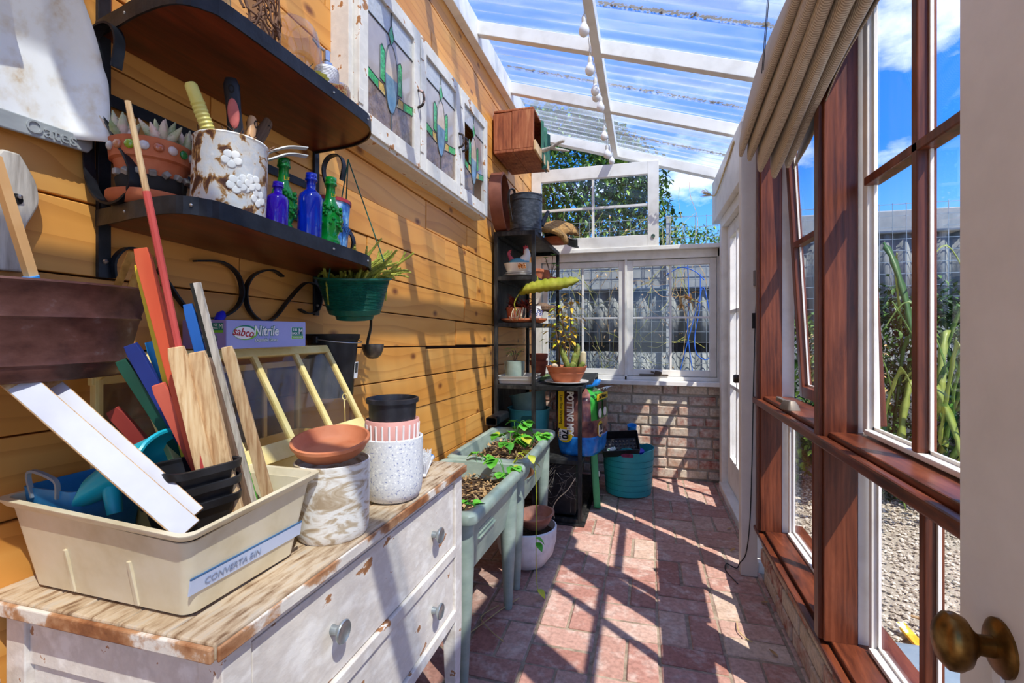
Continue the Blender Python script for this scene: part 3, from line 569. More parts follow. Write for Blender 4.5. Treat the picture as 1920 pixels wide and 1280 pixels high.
for a, z in ((-.75, .095), (-.35, .055), (-.15, .06), (.05, .035), (-.6, .05)):
    mb = MB().at((.0645*math.cos(a), .0645*math.sin(a), z), (0, PI/2, a))
    for k in range(5): mb.ball((.010*math.cos(k*1.257), .010*math.sin(k*1.257), 0), .0085, 10, 5, (1, 1, .06))
    obj('painted_flower', mb, FLW, tin, smooth=2)
obj('dry_stuffing', MB().lathe([(0, .11), (.061, .11), (.05, .135), (0, .14)], 18), SOIL, tin)
mb = MB(); rr = random.Random(2)
for k in range(120):
    a = rr.uniform(0, 6.28); q_ = rr.uniform(.0, .06); p0 = Vector((q_*math.cos(a), q_*math.sin(a), .135)); mb.tube([p0, p0+Vector((rr.uniform(-.03, .03), rr.uniform(-.03, .03), rr.uniform(.005, .03)))], .0008, 4)
o = obj('dry_twigs', mb, TWIG, tin); o['kind'] = 'stuff'
def handle(name, label, cat, p0, p1, r, mat, flat=1, prof=None, hole=False):
    p0 = Vector(p0); p1 = Vector(p1); d = p1-p0; t = thing(name, label, cat, p0); t.rotation_mode = 'XYZ'; t.rotation_euler = d.to_track_quat('Z', 'X').to_euler()
    prof = prof or [(.75, 0), (1, .3), (.9, .6), (1, .9), (.7, .98), (0, 1)]
    obj('handle', MB().lathe([(0, 0)]+[(r*a, b*d.length) for a, b in prof], 20, sy=flat), mat, t, smooth=True)
    if hole: obj('hang_hole', MB().at((0, 0, d.length*.84), (PI/2, 0, 0)).lathe([(.0035, -r*flat*1.02), (.0055, -r*flat*1.02), (.0055, r*flat*1.02), (.0035, r*flat*1.02)], 12, sy=1.5), pm('dark_hole', '#1a1512', rough=.9) if 'dark_hole' not in MATS else MATS['dark_hole'], t)
    return t, d.length
ribs = []
for i in range(12): ribs += [(1, .12+i*.055), (.88, .147+i*.055)]
handle('pruning_saw', 'ribbed yellow plastic tool handle standing in the rusty tin', 'tool', (-.775, .728, 1.53), (-.79, .683, 1.648), .0125, pm('yellowed_plastic', ['#d9cb62', '#e8dd84'], 8, rough=.4), prof=[(1.15, 0), (1.15, .06), (1, .1)]+ribs+[(.9, .8), (.85, .96), (.6, 1), (0, 1)])
t, l_ = handle('hand_trowel', 'black and pink soft-grip tool handle standing in the rusty tin', 'tool', (-.765, .765, 1.53), (-.775, .757, 1.693), .0145, pm('black_soft_grip', '#1b1c20', rough=.4), flat=.7, hole=True)
PINKG = pm('faded_pink_rubber', ['#b5544e', '#cf7068'], 12, rough=.6)
for s_ in (-1, 1): obj('grip_pad', MB().at((0, s_*.0095, l_*.55), (PI/2, 0, 0)).ball((0,0,0), .03, 16, 8, (.34, 1, .10)), PINKG, t, smooth=2)
obj('rubber_band', MB().lathe([(.0142, l_*.2), (.0152, l_*.2), (.0152, l_*.31), (.0142, l_*.31)], 18, sy=.75), PINKG, t, smooth=True)
handle('garden_fork', 'smooth tan wooden tool handle with hole in the rusty tin', 'tool', (-.765, .788, 1.53), (-.77, .806, 1.637), .0115, pm('tan_lacquer', ['#c08c58', '#d6a676'], 5, rough=.35), flat=.75, hole=True)
handle('hand_hoe', 'grey weathered tool handle leaning right in the rusty tin', 'tool', (-.79, .795, 1.53), (-.82, .905, 1.675), .0135, BRNW, flat=.7, hole=True, prof=[(.8, 0), (1, .3), (1.1, .8), (.9, .97), (0, 1)])
cl = thing('hand_cultivator', 'pale grey metal cultivator tines hooked over the tin rim', 'tool', (-.78, .835, 1.53))
for k in (0, 1): obj('tine', MB().ribbon(smoothpath([(-.785, .795, 1.535), (-.775, .845+.004*k, 1.575-.012*k), (-.755, .885+.004*k, 1.602-.014*k), (-.735, .925, 1.612-.018*k)], 4), .009, .003, (.6, 0, .4)), pm('zinc_grey', ['#9c9d9c', '#c4c4c2'], 15, rough=.5, metal=.3) if 'zinc_grey' not in MATS else MATS['zinc_grey'], cl, smooth=True, W=True)
def bottle(name, label, x, y, r, hgt, mat, neck=.4, fish=False, group=None, shoulder=.62):
    t = thing(name, label, 'bottle', onlow(x, y, .002), group=group); t.rotation_euler = (-.05, 0, 0)
    h = hgt; nr = r*neck
    if fish: pr = [(0, 0), (.85, 0), (1.0, .03), (.95, .10), (.72, .17), (.95, .26), (1.02, .36), (.92, .5), (.78, .58), (.5, .66)]; pr = [(a*r, b*h) for a, b in pr]
    else: pr = [(0, 0), (r*.95, 0), (r, .03*h), (r, shoulder*h), (r*.9, (shoulder+.06)*h), (nr*1.25, (shoulder+.13)*h)]
    pr += [(nr, .76*h), (nr*.95, .88*h), (nr*1.3, .89*h), (nr*1.3, .92*h), (nr*1.05, .925*h), (nr*1.2, .94*h), (nr*1.2, 1*h), (nr*.8, 1*h), (nr*.75, .8*h), (nr*.7, .7*h), (0, .68*h)]
    fn = None
    if fish: fn = lambda a, z: 1+((.05*math.sin(a*9+z*330)*math.sin(z*260)) if .2*h < z < .62*h else 0)
    obj('glass', MB().lathe(pr, 40 if fish else 32, fn=fn), mat, t, smooth=2)
    return t
def cglass(name, c1): m = pm(name, c1, rough=.07, trans=.55, coat=.6, ior=1.3); return m
PUR = cglass('purple_glass', '#3410b4'); BLU = cglass('cobalt_glass', '#0a2fbd'); GRN = cglass('bottle_green_glass', '#0a8a32')
bottle('glass_bottle', 'small purple glass bottle beside the rusty tin', -.735, .832, .0215, .097, PUR)
GOLD = pm('gold_print', '#d8b23a', rough=.3, metal=.6)
for lab, x, y, r, h in (('green figured glass bottle between the purple and blue bottles', -.772, .888, .027, .172), ('green figured glass bottle at the right end of the lower shelf', -.742, 1.012, .0275, .172)):
    t = bottle('glass_bottle', lab, x, y, r, h, GRN, fish=True, group='green figured bottles')
    for i, c in enumerate('Luc'): text(t, 'gold_letter', c, .014, GOLD, (.0122*math.cos(-.55+i*.5), .0122*math.sin(-.55+i*.5), .127+.002*i), (PI/2, -.25*0, PI/2-.55+i*.5))
    rr = random.Random(6)
    mb = MB()
    for k in range(44):
        a = rr.uniform(-1.9, 1.5); z = rr.uniform(.045, .10); R_ = r*(.93+.06*math.sin((z-.03)*50)); mb.ball((R_*math.cos(a), R_*math.sin(a), z), .0045, 8, 5)
    obj('relief', mb, GRN, t, smooth=2)
bottle('glass_bottle', 'tall cobalt blue glass bottle between two green ones', -.745, .945, .0265, .158, BLU)
bt = thing('painted_tin', 'blue painted tin with red rim behind the green bottle', 'tin', onlow(-.835, 1.135, .006)); bt.rotation_euler = (-.05, 0, 0)
obj('can', MB().lathe([(0, 0), (.046, 0), (.054, .15), (.052, .15), (.045, .005), (0, .004)], 32), pm('blue_scene_print', ['#2d5fae', '#5b9bd6', '#b9d3ea', '#dfe6ef'], 26, (1, 1, .6), 5, [.38, .45, .53, .62], rough=.4), bt, smooth=True)
obj('rim', MB().lathe([(.053, .147), (.057, .147), (.057, .156), (.053, .156)], 32), pm('red_rim', '#a8323e', rough=.35), bt, smooth=True)
for k, (a, z) in enumerate(((-.2, .06), (.25, .05), (-.6, .07))):
    mb = MB().at((.0515*math.cos(a), .0515*math.sin(a), z), (0, .05, a)); mb.tube([(0, 0, -.05), (.0005, .002, .02)], .0012, 5)
    for q_ in range(7): mb.tube([(.001, .002, .02), (.001, .002+.016*math.cos(q_*.9), .02+.014*math.sin(q_*.9))], .0012, 4)
    obj('painted_palm', mb, pm('palm_print_%d' % k, '#1d4a86', rough=.5), bt)
solo('pot_saucer', 'small pale wooden saucer under the blue painted tin', 'saucer', MB().lathe([(0, 0), (.055, 0), (.06, .004), (.06, .007), (0, .007)], 32), pm('pale_clay', ['#b89c84', '#cdb49c'], 20, rough=.7), onlow(-.835, 1.135, .0), (-.05, 0, 0), smooth=True)
# ---- things hung on the wall
WPL = pm('grubby_white_plastic', ['#c9a878', '#e6dfd2', '#f1f0ec', '#f4f4f2'], 9, (1, 1, .8), 6, [.26, .38, .5, .7], rough=.4)
dp = thing('dustpan', 'grubby white plastic dustpan hung on the board wall', 'dustpan', (-.965, .515, 1.515))
def DP(u, v):                                # u across, v up
    w = .12*(1-.62*max(0, (v-.45)/.55)**1.4); y = (u-.5)*2*w; z = .018+.235*v
    lipx = .006+.05*math.exp(-((abs(u-.5)-.5)/.09)**2)*(1-v*.4)+.045*max(0, v-.55)/.45
    return (lipx, y, z)
obj('pan', MB().slab(DP, 26, 18, -.0025), WPL, dp, smooth=2)
LIP = pm('worn_grey_lip', ['#8f9494', '#a8abaa', '#4e7fb8'], 14, (1, .4, 1), pos=[.4, .6, .74], rough=.5)
obj('lip', MB().prism([(-.118, -.004), (.11, .002), (.117, .012), (.117, .026), (.10, .028), (-.118, .028)], .008, .014, 'x'), LIP, dp, bevel=.002)
text(dp, 'embossed_lettering', 'Oates', .030, LIP, (.0150, .055, .0145), (PI/2, 0, PI/2), ext=.0012)
obj('handle', MB().tube([(.03, 0, .24), (.03, 0, .31), (.02, 0, .38)], [.02, .016, .012], 12), WPL, dp, smooth=True)
pdl = thing('wooden_paddle', 'bleached wooden paddle hung from a screw through its hole', 'paddle', (-.962, .519, 1.295))
ol = smoothpath([(y, z, 0) for y, z in ((.018, 0), (.018, .065), (.027, .09), (.036, .115), (.033, .145), (.022, .168), (.011, .187))], 4)
ol = [(p.x, p.y) for p in ol]; ol = ol+[(-a, b) for a, b in reversed(ol)]
obj('blade', MB().prism(ol, -.007, .007, 'x'), GREYW, pdl, bevel=.003)
obj('hang_hole', MB().at((.0072, .006, .114), (0, PI/2, 0)).lathe([(0, 0), (.0085, 0), (.0085, .0008), (0, .0008)], 20), MATS['dark_hole'], pdl)
obj('screw', MB().at((.008, .0085, .118), (0, PI/2, 0)).lathe([(0, 0), (.0035, 0), (.0035, .004), (0, .005)], 12), MATS['steel_screw'], pdl)
COP = pm('tarnished_copper', ['#4a2f2a', '#5f3d35', '#6e4a42', '#8a7f80'], 9, (1, 1, 1.6), 6, [.3, .45, .62, .8], rough=.42, metal=.45, bump=.08)
tr = thing('wall_trough', 'tarnished copper trough mounted on the board wall', 'trough', (-.872, .505, 1.13))
pf = [(0, 0), (.062, 0), (.066, .004), (.069, .022), (.0715, .024), (.0705, .030), (.079, .088), (.0815, .091), (.0805, .096), (.0885, .136), (.0915, .139), (.0905, .142), (.0865, .139), (.06, .01), (0, .008)]
obj('tub', MB().lathe(pf, 56, sx=1, sy=1.75), COP, tr, smooth=True)
obj('wall_tab', MB().box(-.098, -.084, -.03, .03, .09, .15), COP, tr, bevel=.002)
solo('square_stick', 'square pale stick leaning in the copper trough', 'stick', MB().loft([[Vector((-.86, .508, 1.20))+Vector(v) for v in ((0, -.006, 0), (.012, -.006, 0), (.012, .006, 0), (0, .006, 0))], [Vector((-.845, .437, 1.435))+Vector(v) for v in ((0, -.006, 0), (.012, -.006, 0), (.012, .006, 0), (0, .006, 0))]]), pm('planed_pine', ['#d9a468', '#e6b67c'], 6, rough=.55))
t_ = thing('plastic_tube', 'bright blue plastic tube end in the copper trough', 'tube', (-.85, .50, 1.2)); obj('tube', MB().tube([(0, .012, -.02), (.005, -.022, .078)], .012, 18), pm('sky_blue_plastic', '#2f8fe0', rough=.4), t_, smooth=True)
fk = thing('hand_fork', 'bronze three-tined hand fork in the copper trough', 'fork', (-.85, .58, 1.18)); BRZ = pm('bronze_metal', ['#5a3a1a', '#8a6430', '#a98450'], 10, rough=.35, metal=.8)
for a, b in (((-.845, .582, 1.235), (-.838, .617, 1.336)), ((-.845, .604, 1.235), (-.838, .638, 1.332)), ((-.845, .622, 1.235), (-.838, .662, 1.333))):
    obj('tine', MB().ribbon([a, (Vector(a)*.4+Vector(b)*.6), b], .011, .003, (.3, 1, 0)), BRZ, fk, W=True)
obj('neck', MB().tube([(-.865, .575, 1.16), (-.846, .60, 1.232)], .006, 8).box(-.850, -.840, .578, .628, 1.226, 1.238), BRZ, fk, W=True)
# hanging green pot with trailing succulent, and the ladle
gp = thing('hanging_pot', 'ribbed dark green plastic pot hanging with a bushy succulent', 'pot', (-.835, 1.262, 1.238)); gp.rotation_euler = (.13, .06, 0)
pr = [(0, 0), (.052, 0), (.056, .012), (.072, .016), (.078, .03)]
for i in range(20): pr += [(.079+.0012*i, .032+i*.0042), (.0772+.0012*i, .0341+i*.0042)]
GPL = pm('dark_green_plastic', ['#0c4a3c', '#156a55'], 8, rough=.4)
obj('pot', MB().lathe(pr+[(.106, .118), (.110, .119), (.110, .124), (.103, .124), (.07, .03), (0, .02)], 40), GPL, gp, smooth=True)
obj('soil', MB().lathe([(0, .112), (.101, .110), (0, .10)], 20), SOIL, gp)
for k in range(3):
    a = k*2.1+.4; obj('hanger', MB().tube([(.104*math.cos(a), .104*math.sin(a), .12), (-.02, .015, .46)], .0018, 6), GPL, gp)
STEM = pm('chain_succulent', ['#6f7f24', '#a3a63a', '#c9c25a'], 30, rough=.6, bump=.5, bscale=300)
rr = random.Random(14)
for k in range(96):
    a = rr.uniform(0, 6.28); q_ = rr.uniform(.01, .095); L_ = rr.uniform(.07, .155); lean = rr.uniform(.2, 1.0); b0 = Vector((q_*math.cos(a), q_*math.sin(a), .112))
    if 2.2 < a < 4.4: L_ *= .55; 
    d = Vector((math.cos(a)*lean+.25, math.sin(a)*lean+.3, 1)).normalized(); pts = [b0+d*L_*t+Vector((.01*math.sin(3*t+k), .01*math.cos(2*t+k), -.05*lean*t*t)) for t in (0, .25, .5, .75, 1)]
    if k > 84: pts = [b0, b0*1.12+Vector((0, .0, .03)), b0*1.22+Vector((.01, .01, -.01)), b0*1.25+Vector((.01, .015, -.05)), b0*1.22+Vector((.0, .03, -.09))]
    n_ = []
    P2 = smoothpath(pts, 5); R2 = [.0050*(1 if i % 2 else .72)*(1-.4*i/len(P2)) for i in range(len(P2))]
    obj('stem', MB().tube(P2, R2, 6), STEM, gp, smooth=True)
ld = thing('ladle', 'old grey metal ladle hanging below the green pot', 'ladle', (-.83, 1.352, 1.115)); LAD = pm('tarnished_pewter', ['#5a544c', '#7c756a', '#9a938a'], 9, rough=.38, metal=.8)
obj('bowl', MB().lathe([(0, 0), (.014, .002), (.026, .013), (.033, .033), (.034, .046), (.0325, .046), (.031, .033), (.024, .015), (0, .003)], 28), LAD, ld, smooth=True)
obj('handle', MB().ribbon(smoothpath([(0, -.032, .035), (.0, -.028, .06), (.0, -.012, .10), (0, -.010, .16), (0, -.012, .19)], 4), .009, .002, (1, 0, .0)), LAD, ld, smooth=True)
# ---- black bucket, glove box, yellow mini greenhouse
bk = thing('black_bucket', 'black plastic bucket with wire handle and barcode sticker', 'bucket', (-.893, 1.238, 1.01))
obj('tub', MB().lathe([(0, 0), (.055, 0), (.057, .004), (.0705, .165), (.076, .17), (.078, .183), (.074, .184), (.069, .168), (.054, .006), (0, .005)], 40), BLKPL, bk, smooth=True)
a = .15; obj('barcode_sticker', MB().at((.0635*math.cos(a), .0635*math.sin(a)+.012, .075), (0, .07, a)).box(0, .001, -.011, .011, -.022, .026), pm('sticker_white', '#efefef', rough=.5), bk)
mb = MB().at((.0645*math.cos(a), .0645*math.sin(a)+.012, .075), (0, .07, a))
for i, (p, w) in enumerate(((-.009, .001), (-.0065, .002), (-.0035, .0008), (-.0015, .0016), (.0015, .001), (.004, .0022), (.0075, .0009))): mb.box(.0002, .0006, p, p+w, -.006, .024)
obj('barcode', mb, pm('ink_black', '#101010', rough=.6), bk)
for s_ in (-1, 1): obj('handle_lug', MB().cbox((.0, s_*.078, .168), (.014, .012, .02)), BLKPL, bk, bevel=.003)
obj('wire_handle', MB().tube([(.084*math.sin(t)*.97, .082*math.cos(t), .170-.012*math.sin(t)) for t in [PI*i/14 for i in range(15)]], .0016, 6), MATS['steel_screw'], bk, smooth=True)
gbx = thing('glove_box', 'lilac cardboard box of disposable nitrile gloves', 'box', (-.8775, .909, 1.1645))
LIL = pm('lilac_card', ['#9ea2dc', '#aeb4e8'], 3, rough=.45); PURP = pm('purple_card', ['#9684c6', '#a594d2'], 4, rough=.45)
obj('carton', MB().box(-.0575, .0575, -.118, .118, 0, .060), LIL, gbx, bevel=.0015)
obj('end_print', MB().box(-.056, .056, -.1188, -.118, .001, .059), PURP, gbx)
WPR = pm('white_print', '#f4f4f4', rough=.5); GPR = pm('green_print', '#0f7d6c', rough=.5); LGP = pm('lime_print', '#7cc83a', rough=.5); RPR = pm('red_print', '#b3262b', rough=.5)
fx = .0577; R_ = (PI/2, 0, PI/2)
for nm, mt, zc, sx_, sy_, dx in (('logo_lime', LGP, .034, .033, .0155, .0002), ('logo_swoosh', GPR, .037, .026, .0125, .0004), ('logo_oval', WPR, .0335, .0285, .0132, .0006)):
    obj(nm, MB().at((fx+dx, -.074+(.004 if nm != 'logo_oval' else 0), zc), (0, PI/2, 0)).lathe([(0, 0), (1, 0), (1, .0003), (0, .0003)], 28, sx=sy_, sy=sx_), mt, gbx)
text(gbx, 'logo_lettering', 'sabco', .024, RPR, (fx+.0012, -.077, .034), (PI/2, .12, PI/2), shear=.25, ext=.0002, bold=.0003)
for nm, s, sz, y, z in (('print_title', 'Nitrile', .030, -.012, .037), ('print_subtitle', 'Disposable Gloves', .0095, -.012, .0175)):
    text(gbx, nm+'_outline', s, sz, GPR, (fx+.0002, y, z), R_, bold=.0016 if sz > .02 else .0008, shear=.12, ext=.0001, sx=.93); text(gbx, nm, s, sz, WPR, (fx+.0008, y, z), R_, bold=.0006 if sz > .02 else .0001, shear=.12, ext=.0001, sx=.93)
obj('size_panel', MB().box(fx, fx+.0003, .0675, .1085, .018, .047), WPR, gbx); obj('size_panel_green', MB().box(fx+.0003, fx+.0006, .0685, .1075, .026, .046), GPR, gbx); obj('size_panel_lime', MB().box(fx+.0003, fx+.0006, .0685, .1075, .019, .0255), LGP, gbx)
text(gbx, 'size_count', '100', .0095, WPR, (fx+.001, .0785, .0405), R_, ext=.0001, bold=.0002); text(gbx, 'size_pack', 'PACK', .0072, WPR, (fx+.001, .0785, .0315), R_, ext=.0001, bold=.0002)
text(gbx, 'size_letter', 'M', .020, WPR, (fx+.001, .0985, .036), R_, ext=.0001, bold=.0004); text(gbx, 'powder_free', 'POWDER FREE', .0046, WPR, (fx+.001, .088, .0222), R_, ext=.0001, bold=.0001)
RE = (PI/2, 0, 0); ey = -.119
obj('end_panel', MB().box(.022, .050, ey-.0003, ey, .034, .054), GPR, gbx); obj('end_panel_lime', MB().box(.022, .050, ey-.0004, ey, .034, .039), LGP, gbx)
text(gbx, 'end_count', '100', .0075, WPR, (.030, ey-.0006, .0497), RE, ext=.0001); text(gbx, 'end_pack', 'PACK', .0055, WPR, (.030, ey-.0006, .0435), RE, ext=.0001); text(gbx, 'end_letter', 'M', .014, WPR, (.044, ey-.0006, .0465), RE, ext=.0001)
text(gbx, 'end_title_outline', 'Nitrile', .026, GPR, (.002, ey-.0002, .024), RE, bold=.0014, shear=.12, ext=.0001, sx=.9); text(gbx, 'end_title', 'Nitrile', .026, WPR, (.002, ey-.0008, .024), RE, bold=.0004, shear=.12, ext=.0001, sx=.9)
obj('glove_tip', MB().tube([(-.01, -.075, .058), (-.012, -.065, .072), (-.015, -.058, .078)], [.009, .010, .005], 10), pm('blue_nitrile', '#2a2fd0', rough=.4), gbx, smooth=True)
YEL = pm('pale_yellow_enamel', ['#e2c878', '#f0d88e', '#f5e2a0'], 6, rough=.4); ACR = glass('scratched_acrylic', '#f2ede6', gloss=.03, milky=.035, dirt=(5, 5, 5), rough=.03)
gh = thing('mini_greenhouse', 'pale yellow tabletop greenhouse with sloping glazed lid', 'greenhouse', (-.845, .895, .80))
Y0_, Y1_ = .625, 1.165; XF, XB, XR_ = -.74, -.955, -.862
def bar(nm, a, b, w=.014): return obj(nm, MB().tube([a, b], w*.62, 4), YEL, gh, W=True)
def gbox(nm, *b): return obj(nm, MB().box(*b), YEL, gh, bevel=.0015, W=True)
gbox('base_rail', XF-.012, XF, Y0_, Y1_, .80, .93); gbox('base_rail', XB, XB+.012, Y0_, Y1_, .80, .93)
for y in (Y0_, Y1_-.012): gbox('base_end', XB, XF, y, y+.012, .80, .93); 
def lidpt(y, s): return Vector((XF+(XR_-XF)*s, y, .945+(1.157-.945)*s))
nrm = Vector((1.157-.945, 0, XF-XR_)).normalized()
def lidbar(nm, ya, yb, s0, s1, th=.006):
    A = [lidpt(ya, s0), lidpt(yb, s0), lidpt(yb, s1), lidpt(ya, s1)]
    return obj(nm, MB().loft([[p-nrm*th for p in A], [p+nrm*th for p in A]]), YEL, gh, bevel=.001, W=True)
lidbar('lid_rail', Y0_, Y1_, -.06, .10); lidbar('lid_rail', Y0_, Y1_, .93, 1.0)
ys = [Y0_+(Y1_-Y0_)*i/4 for i in range(5)]
for i, y in enumerate(ys):
    w = .0068; c = min(max(y, Y0_+w), Y1_-w); lidbar('lid_bar', c-w, c+w, .10, .93)
for i in range(4):
    A = [lidpt(ys[i]+.006, .1), lidpt(ys[i+1]-.006, .1), lidpt(ys[i+1]-.008, .93), lidpt(ys[i]+.008, .93)]
    obj('pane', MB().loft([[p-nrm*.001 for p in A], [p+nrm*.001 for p in A]]), ACR, gh, W=True)
gbox('ridge', XR_-.05, XR_+.004, Y0_, Y1_, 1.150, 1.163)
for y in (Y0_+.004, Y1_-.018):
    gbox('corner_post', XB, XB+.014, y, y+.014, .93, 1.12); bar('end_rafter', (XB+.007, y+.007, 1.115), (XR_-.04, y+.007, 1.152), .012)
    obj('end_pane', MB().prism([(XB+.01, .93), (XF-.012, .93), (XF-.014, .95), (XR_, 1.148), (XR_-.05, 1.148), (XB+.01, 1.115)], y+.006, y+.008, 'y'), ACR, gh, W=True)
gbox('back_rail', XB, XB+.012, Y0_, Y1_, 1.105, 1.12)
A = [Vector((XB+.006, 0, 0))]
for i in range(4): obj('back_pane', MB().box(XB+.005, XB+.007, ys[i]+.004, ys[i+1]-.004, .93, 1.105), ACR, gh, W=True)
for y in ys[1:4]: gbox('back_post', XB, XB+.012, y-.006, y+.006, .93, 1.105)
hp = lidpt(.93, .02)+nrm*.006
obj('handle', MB().tube(smoothpath([hp+Vector((0, -.045, 0)), hp+Vector((.012, -.035, -.008)), hp+Vector((.02, 0, -.018)), hp+Vector((.012, .035, -.004)), hp+Vector((0, .045, .002))], 5), .0032, 8), YEL, gh, smooth=True, W=True)
for s_ in (-1, 1): obj('handle_lug', MB().ball(hp+Vector((0, s_*.046, 0)), .008, 10, 6, (.6, 1.3, .7)), YEL, gh, smooth=2, W=True)
obj('lid_stay', MB().tube([(XF-.03, 1.12, .935), (XF-.032, 1.118, 1.02)], .002, 6).tube([(XF-.03+.008*math.cos(t), 1.118, 1.028+.008*math.sin(t)) for t in [i*.7 for i in range(10)]], .0015, 5), YEL, gh, W=True)
# ================================================================ DRESSER AND WHAT STANDS ON IT
dr = thing('dresser', 'distressed white painted chest of drawers with worn timber top', 'dresser', (-.75, .94, 0))
def D(nm, x0, x1, y0, y1, z0, z1, mat=DRESS, bev=.002, par=None): return obj(nm, MB().box(x0, x1, y0, y1, z0, z1), mat, par or dr, bevel=bev, W=True)
gaps = [-.974, -.865, -.79, -.70, -.615, -.531]
for a, b in zip(gaps, gaps[1:]): D('top_board', a+.001, b-.001, .495, 1.385, .777, .80, DRESTOP, .003)
D('top_edge', -.531, -.526, .496, 1.384, .776, .796, DRESEDG, .002); D('top_edge', -.973, -.532, .488, .495, .777, .797, DRESEDG, .002)
for x in (-.955, -.580):
    for y in (.512, 1.322):
        m = MB().loft([[(x+(0 if x < -.7 else .02)*0+dx*.6+.01, y+dy*.6+.01, 0) for dx, dy in ((0, 0), (.042, 0), (.042, .05), (0, .05))], [(x+dx, y+dy, .33) for dx, dy in ((0, 0), (.042, 0), (.042, .05), (0, .05))], [(x+dx, y+dy, .776) for dx, dy in ((0, 0), (.042, 0), (.042, .05), (0, .05))]])
        obj('leg', m, DRESS, dr, bevel=.002, W=True)
for y in (.518, 1.350):
    D('end_rail', -.913, -.581, y, y+.018, .69, .776); D('end_rail', -.913, -.581, y, y+.018, .33, .40); D('end_panel', -.913, -.581, y+.006, y+.012, .40, .69)
D('front_rail', -.570, -.536, .562, 1.322, .545, .572); D('front_rail', -.570, -.536, .562, 1.322, .355, .385); D('front_rail', -.570, -.543, .562, 1.322, .758, .776)
D('back_panel', -.955, -.945, .562, 1.322, .35, .776)
KNB = pm('dull_zinc', ['#8d9496', '#a9b0b2', '#c2c8c9'], 10, rough=.32, metal=.8)
for z0, z1 in ((.575, .755), (.388, .542)):
    w = D('drawer', -.564, -.544, .568, 1.316, z0, z1)
    for y in (.752, 1.176):
        obj('knob', MB().at((-.544, y, (z0+z1)/2+.0), (0, PI/2, 0)).lathe([(0, 0), (.009, 0), (.0075, .012), (.019, .020), (.0205, .024), (.019, .026), (.014, .0235), (0, .0225)], 26), KNB, w, smooth=True, W=True)
# bin
BEI = pm('beige_plastic', ['#cdbb95', '#e0d2b2', '#e8dcc2'], 4, rough=.42, bump=.03)
bn = thing('storage_bin', 'beige plastic storage bin with broken rim filled with sticks', 'bin', (-.768, .632, .8005)); bn.rotation_euler = (0, 0, -.02)
w0, d0 = .315, .205; w1, d1 = .365, .25; H = .145
def rr_(i, z): t = z/H; return [(x, y, z) for x, y in rrect(w0+(w1-w0)*t-2*i, d0+(d1-d0)*t-2*i, .016)]
cut = lambda p: p
def ring(w, d, z, notch=0):
    o = []
    for x, y in rrect(w, d, .016, 6): o.append((x, y, z-(notch if (x > .12 and y < -.10) else 0)))
    return o
ring2 = lambda i, z, n=0: ring(w0+(w1-w0)*z/H-2*i, d0+(d1-d0)*z/H-2*i, z, n)
obj('body', MB().loft([ring2(.006, 0), ring2(0, .005), ring2(0, .06), ring2(0, H-.012, .018), ring2(.003, H-.012, .018), ring2(.004, .012), ring2(.02, .006)]), BEI, bn, smooth=True)
obj('rim', MB().loft([ring2(0, H-.013, .012), ring2(-.006, H-.012, .012), ring2(-.011, H-.002, .014), ring2(-.011, H, .014), ring2(-.001, H, .014), ring2(.002, H-.012, .012)], cap=False), BEI, bn, smooth=True)
for x in (-.065, .065): obj('rib', MB().loft([[(x-.004, -d0/2-.003, .006), (x+.004, -d0/2-.003, .006), (x+.004, -d0/2+.01, .006), (x-.004, -d0/2+.01, .006)], [(x-.003, -d0/2-.016, .075), (x+.003, -d0/2-.016, .075), (x+.003, -d0/2, .075), (x-.003, -d0/2, .075)]]), BEI, bn, bevel=.001)
def side(y, z, o): return (w0/2+(w1-w0)/2*z/H+o, y, z)
LBL = pm('pale_blue_label', '#c4cfe6', rough=.4); NAV = pm('navy_print', '#3f6a96', rough=.5)
def strip(nm, ya, yb, za, zc, o, mat): obj(nm, MB().loft([[side(ya, za, 0), side(yb, za, 0), side(yb, za, o), side(ya, za, o)], [side(ya, zc, 0), side(yb, zc, 0), side(yb, zc, o), side(ya, zc, o)]]), mat, bn)
strip('label_strip', -.108, .108, .036, .058, .0022, LBL); strip('label_line', -.108, .108, .058, .0605, .0024, NAV)
lt = math.atan((w1-w0)/2/H)
text(bn, 'lettering', 'CONVERTA BIN', .0145, pm('grey_blue_print', '#8a97b0', rough=.5), side(-.035, .0465, .0030), (PI/2, 0, PI/2), ext=.0003, sx=.98, pre=(0, lt, 0))
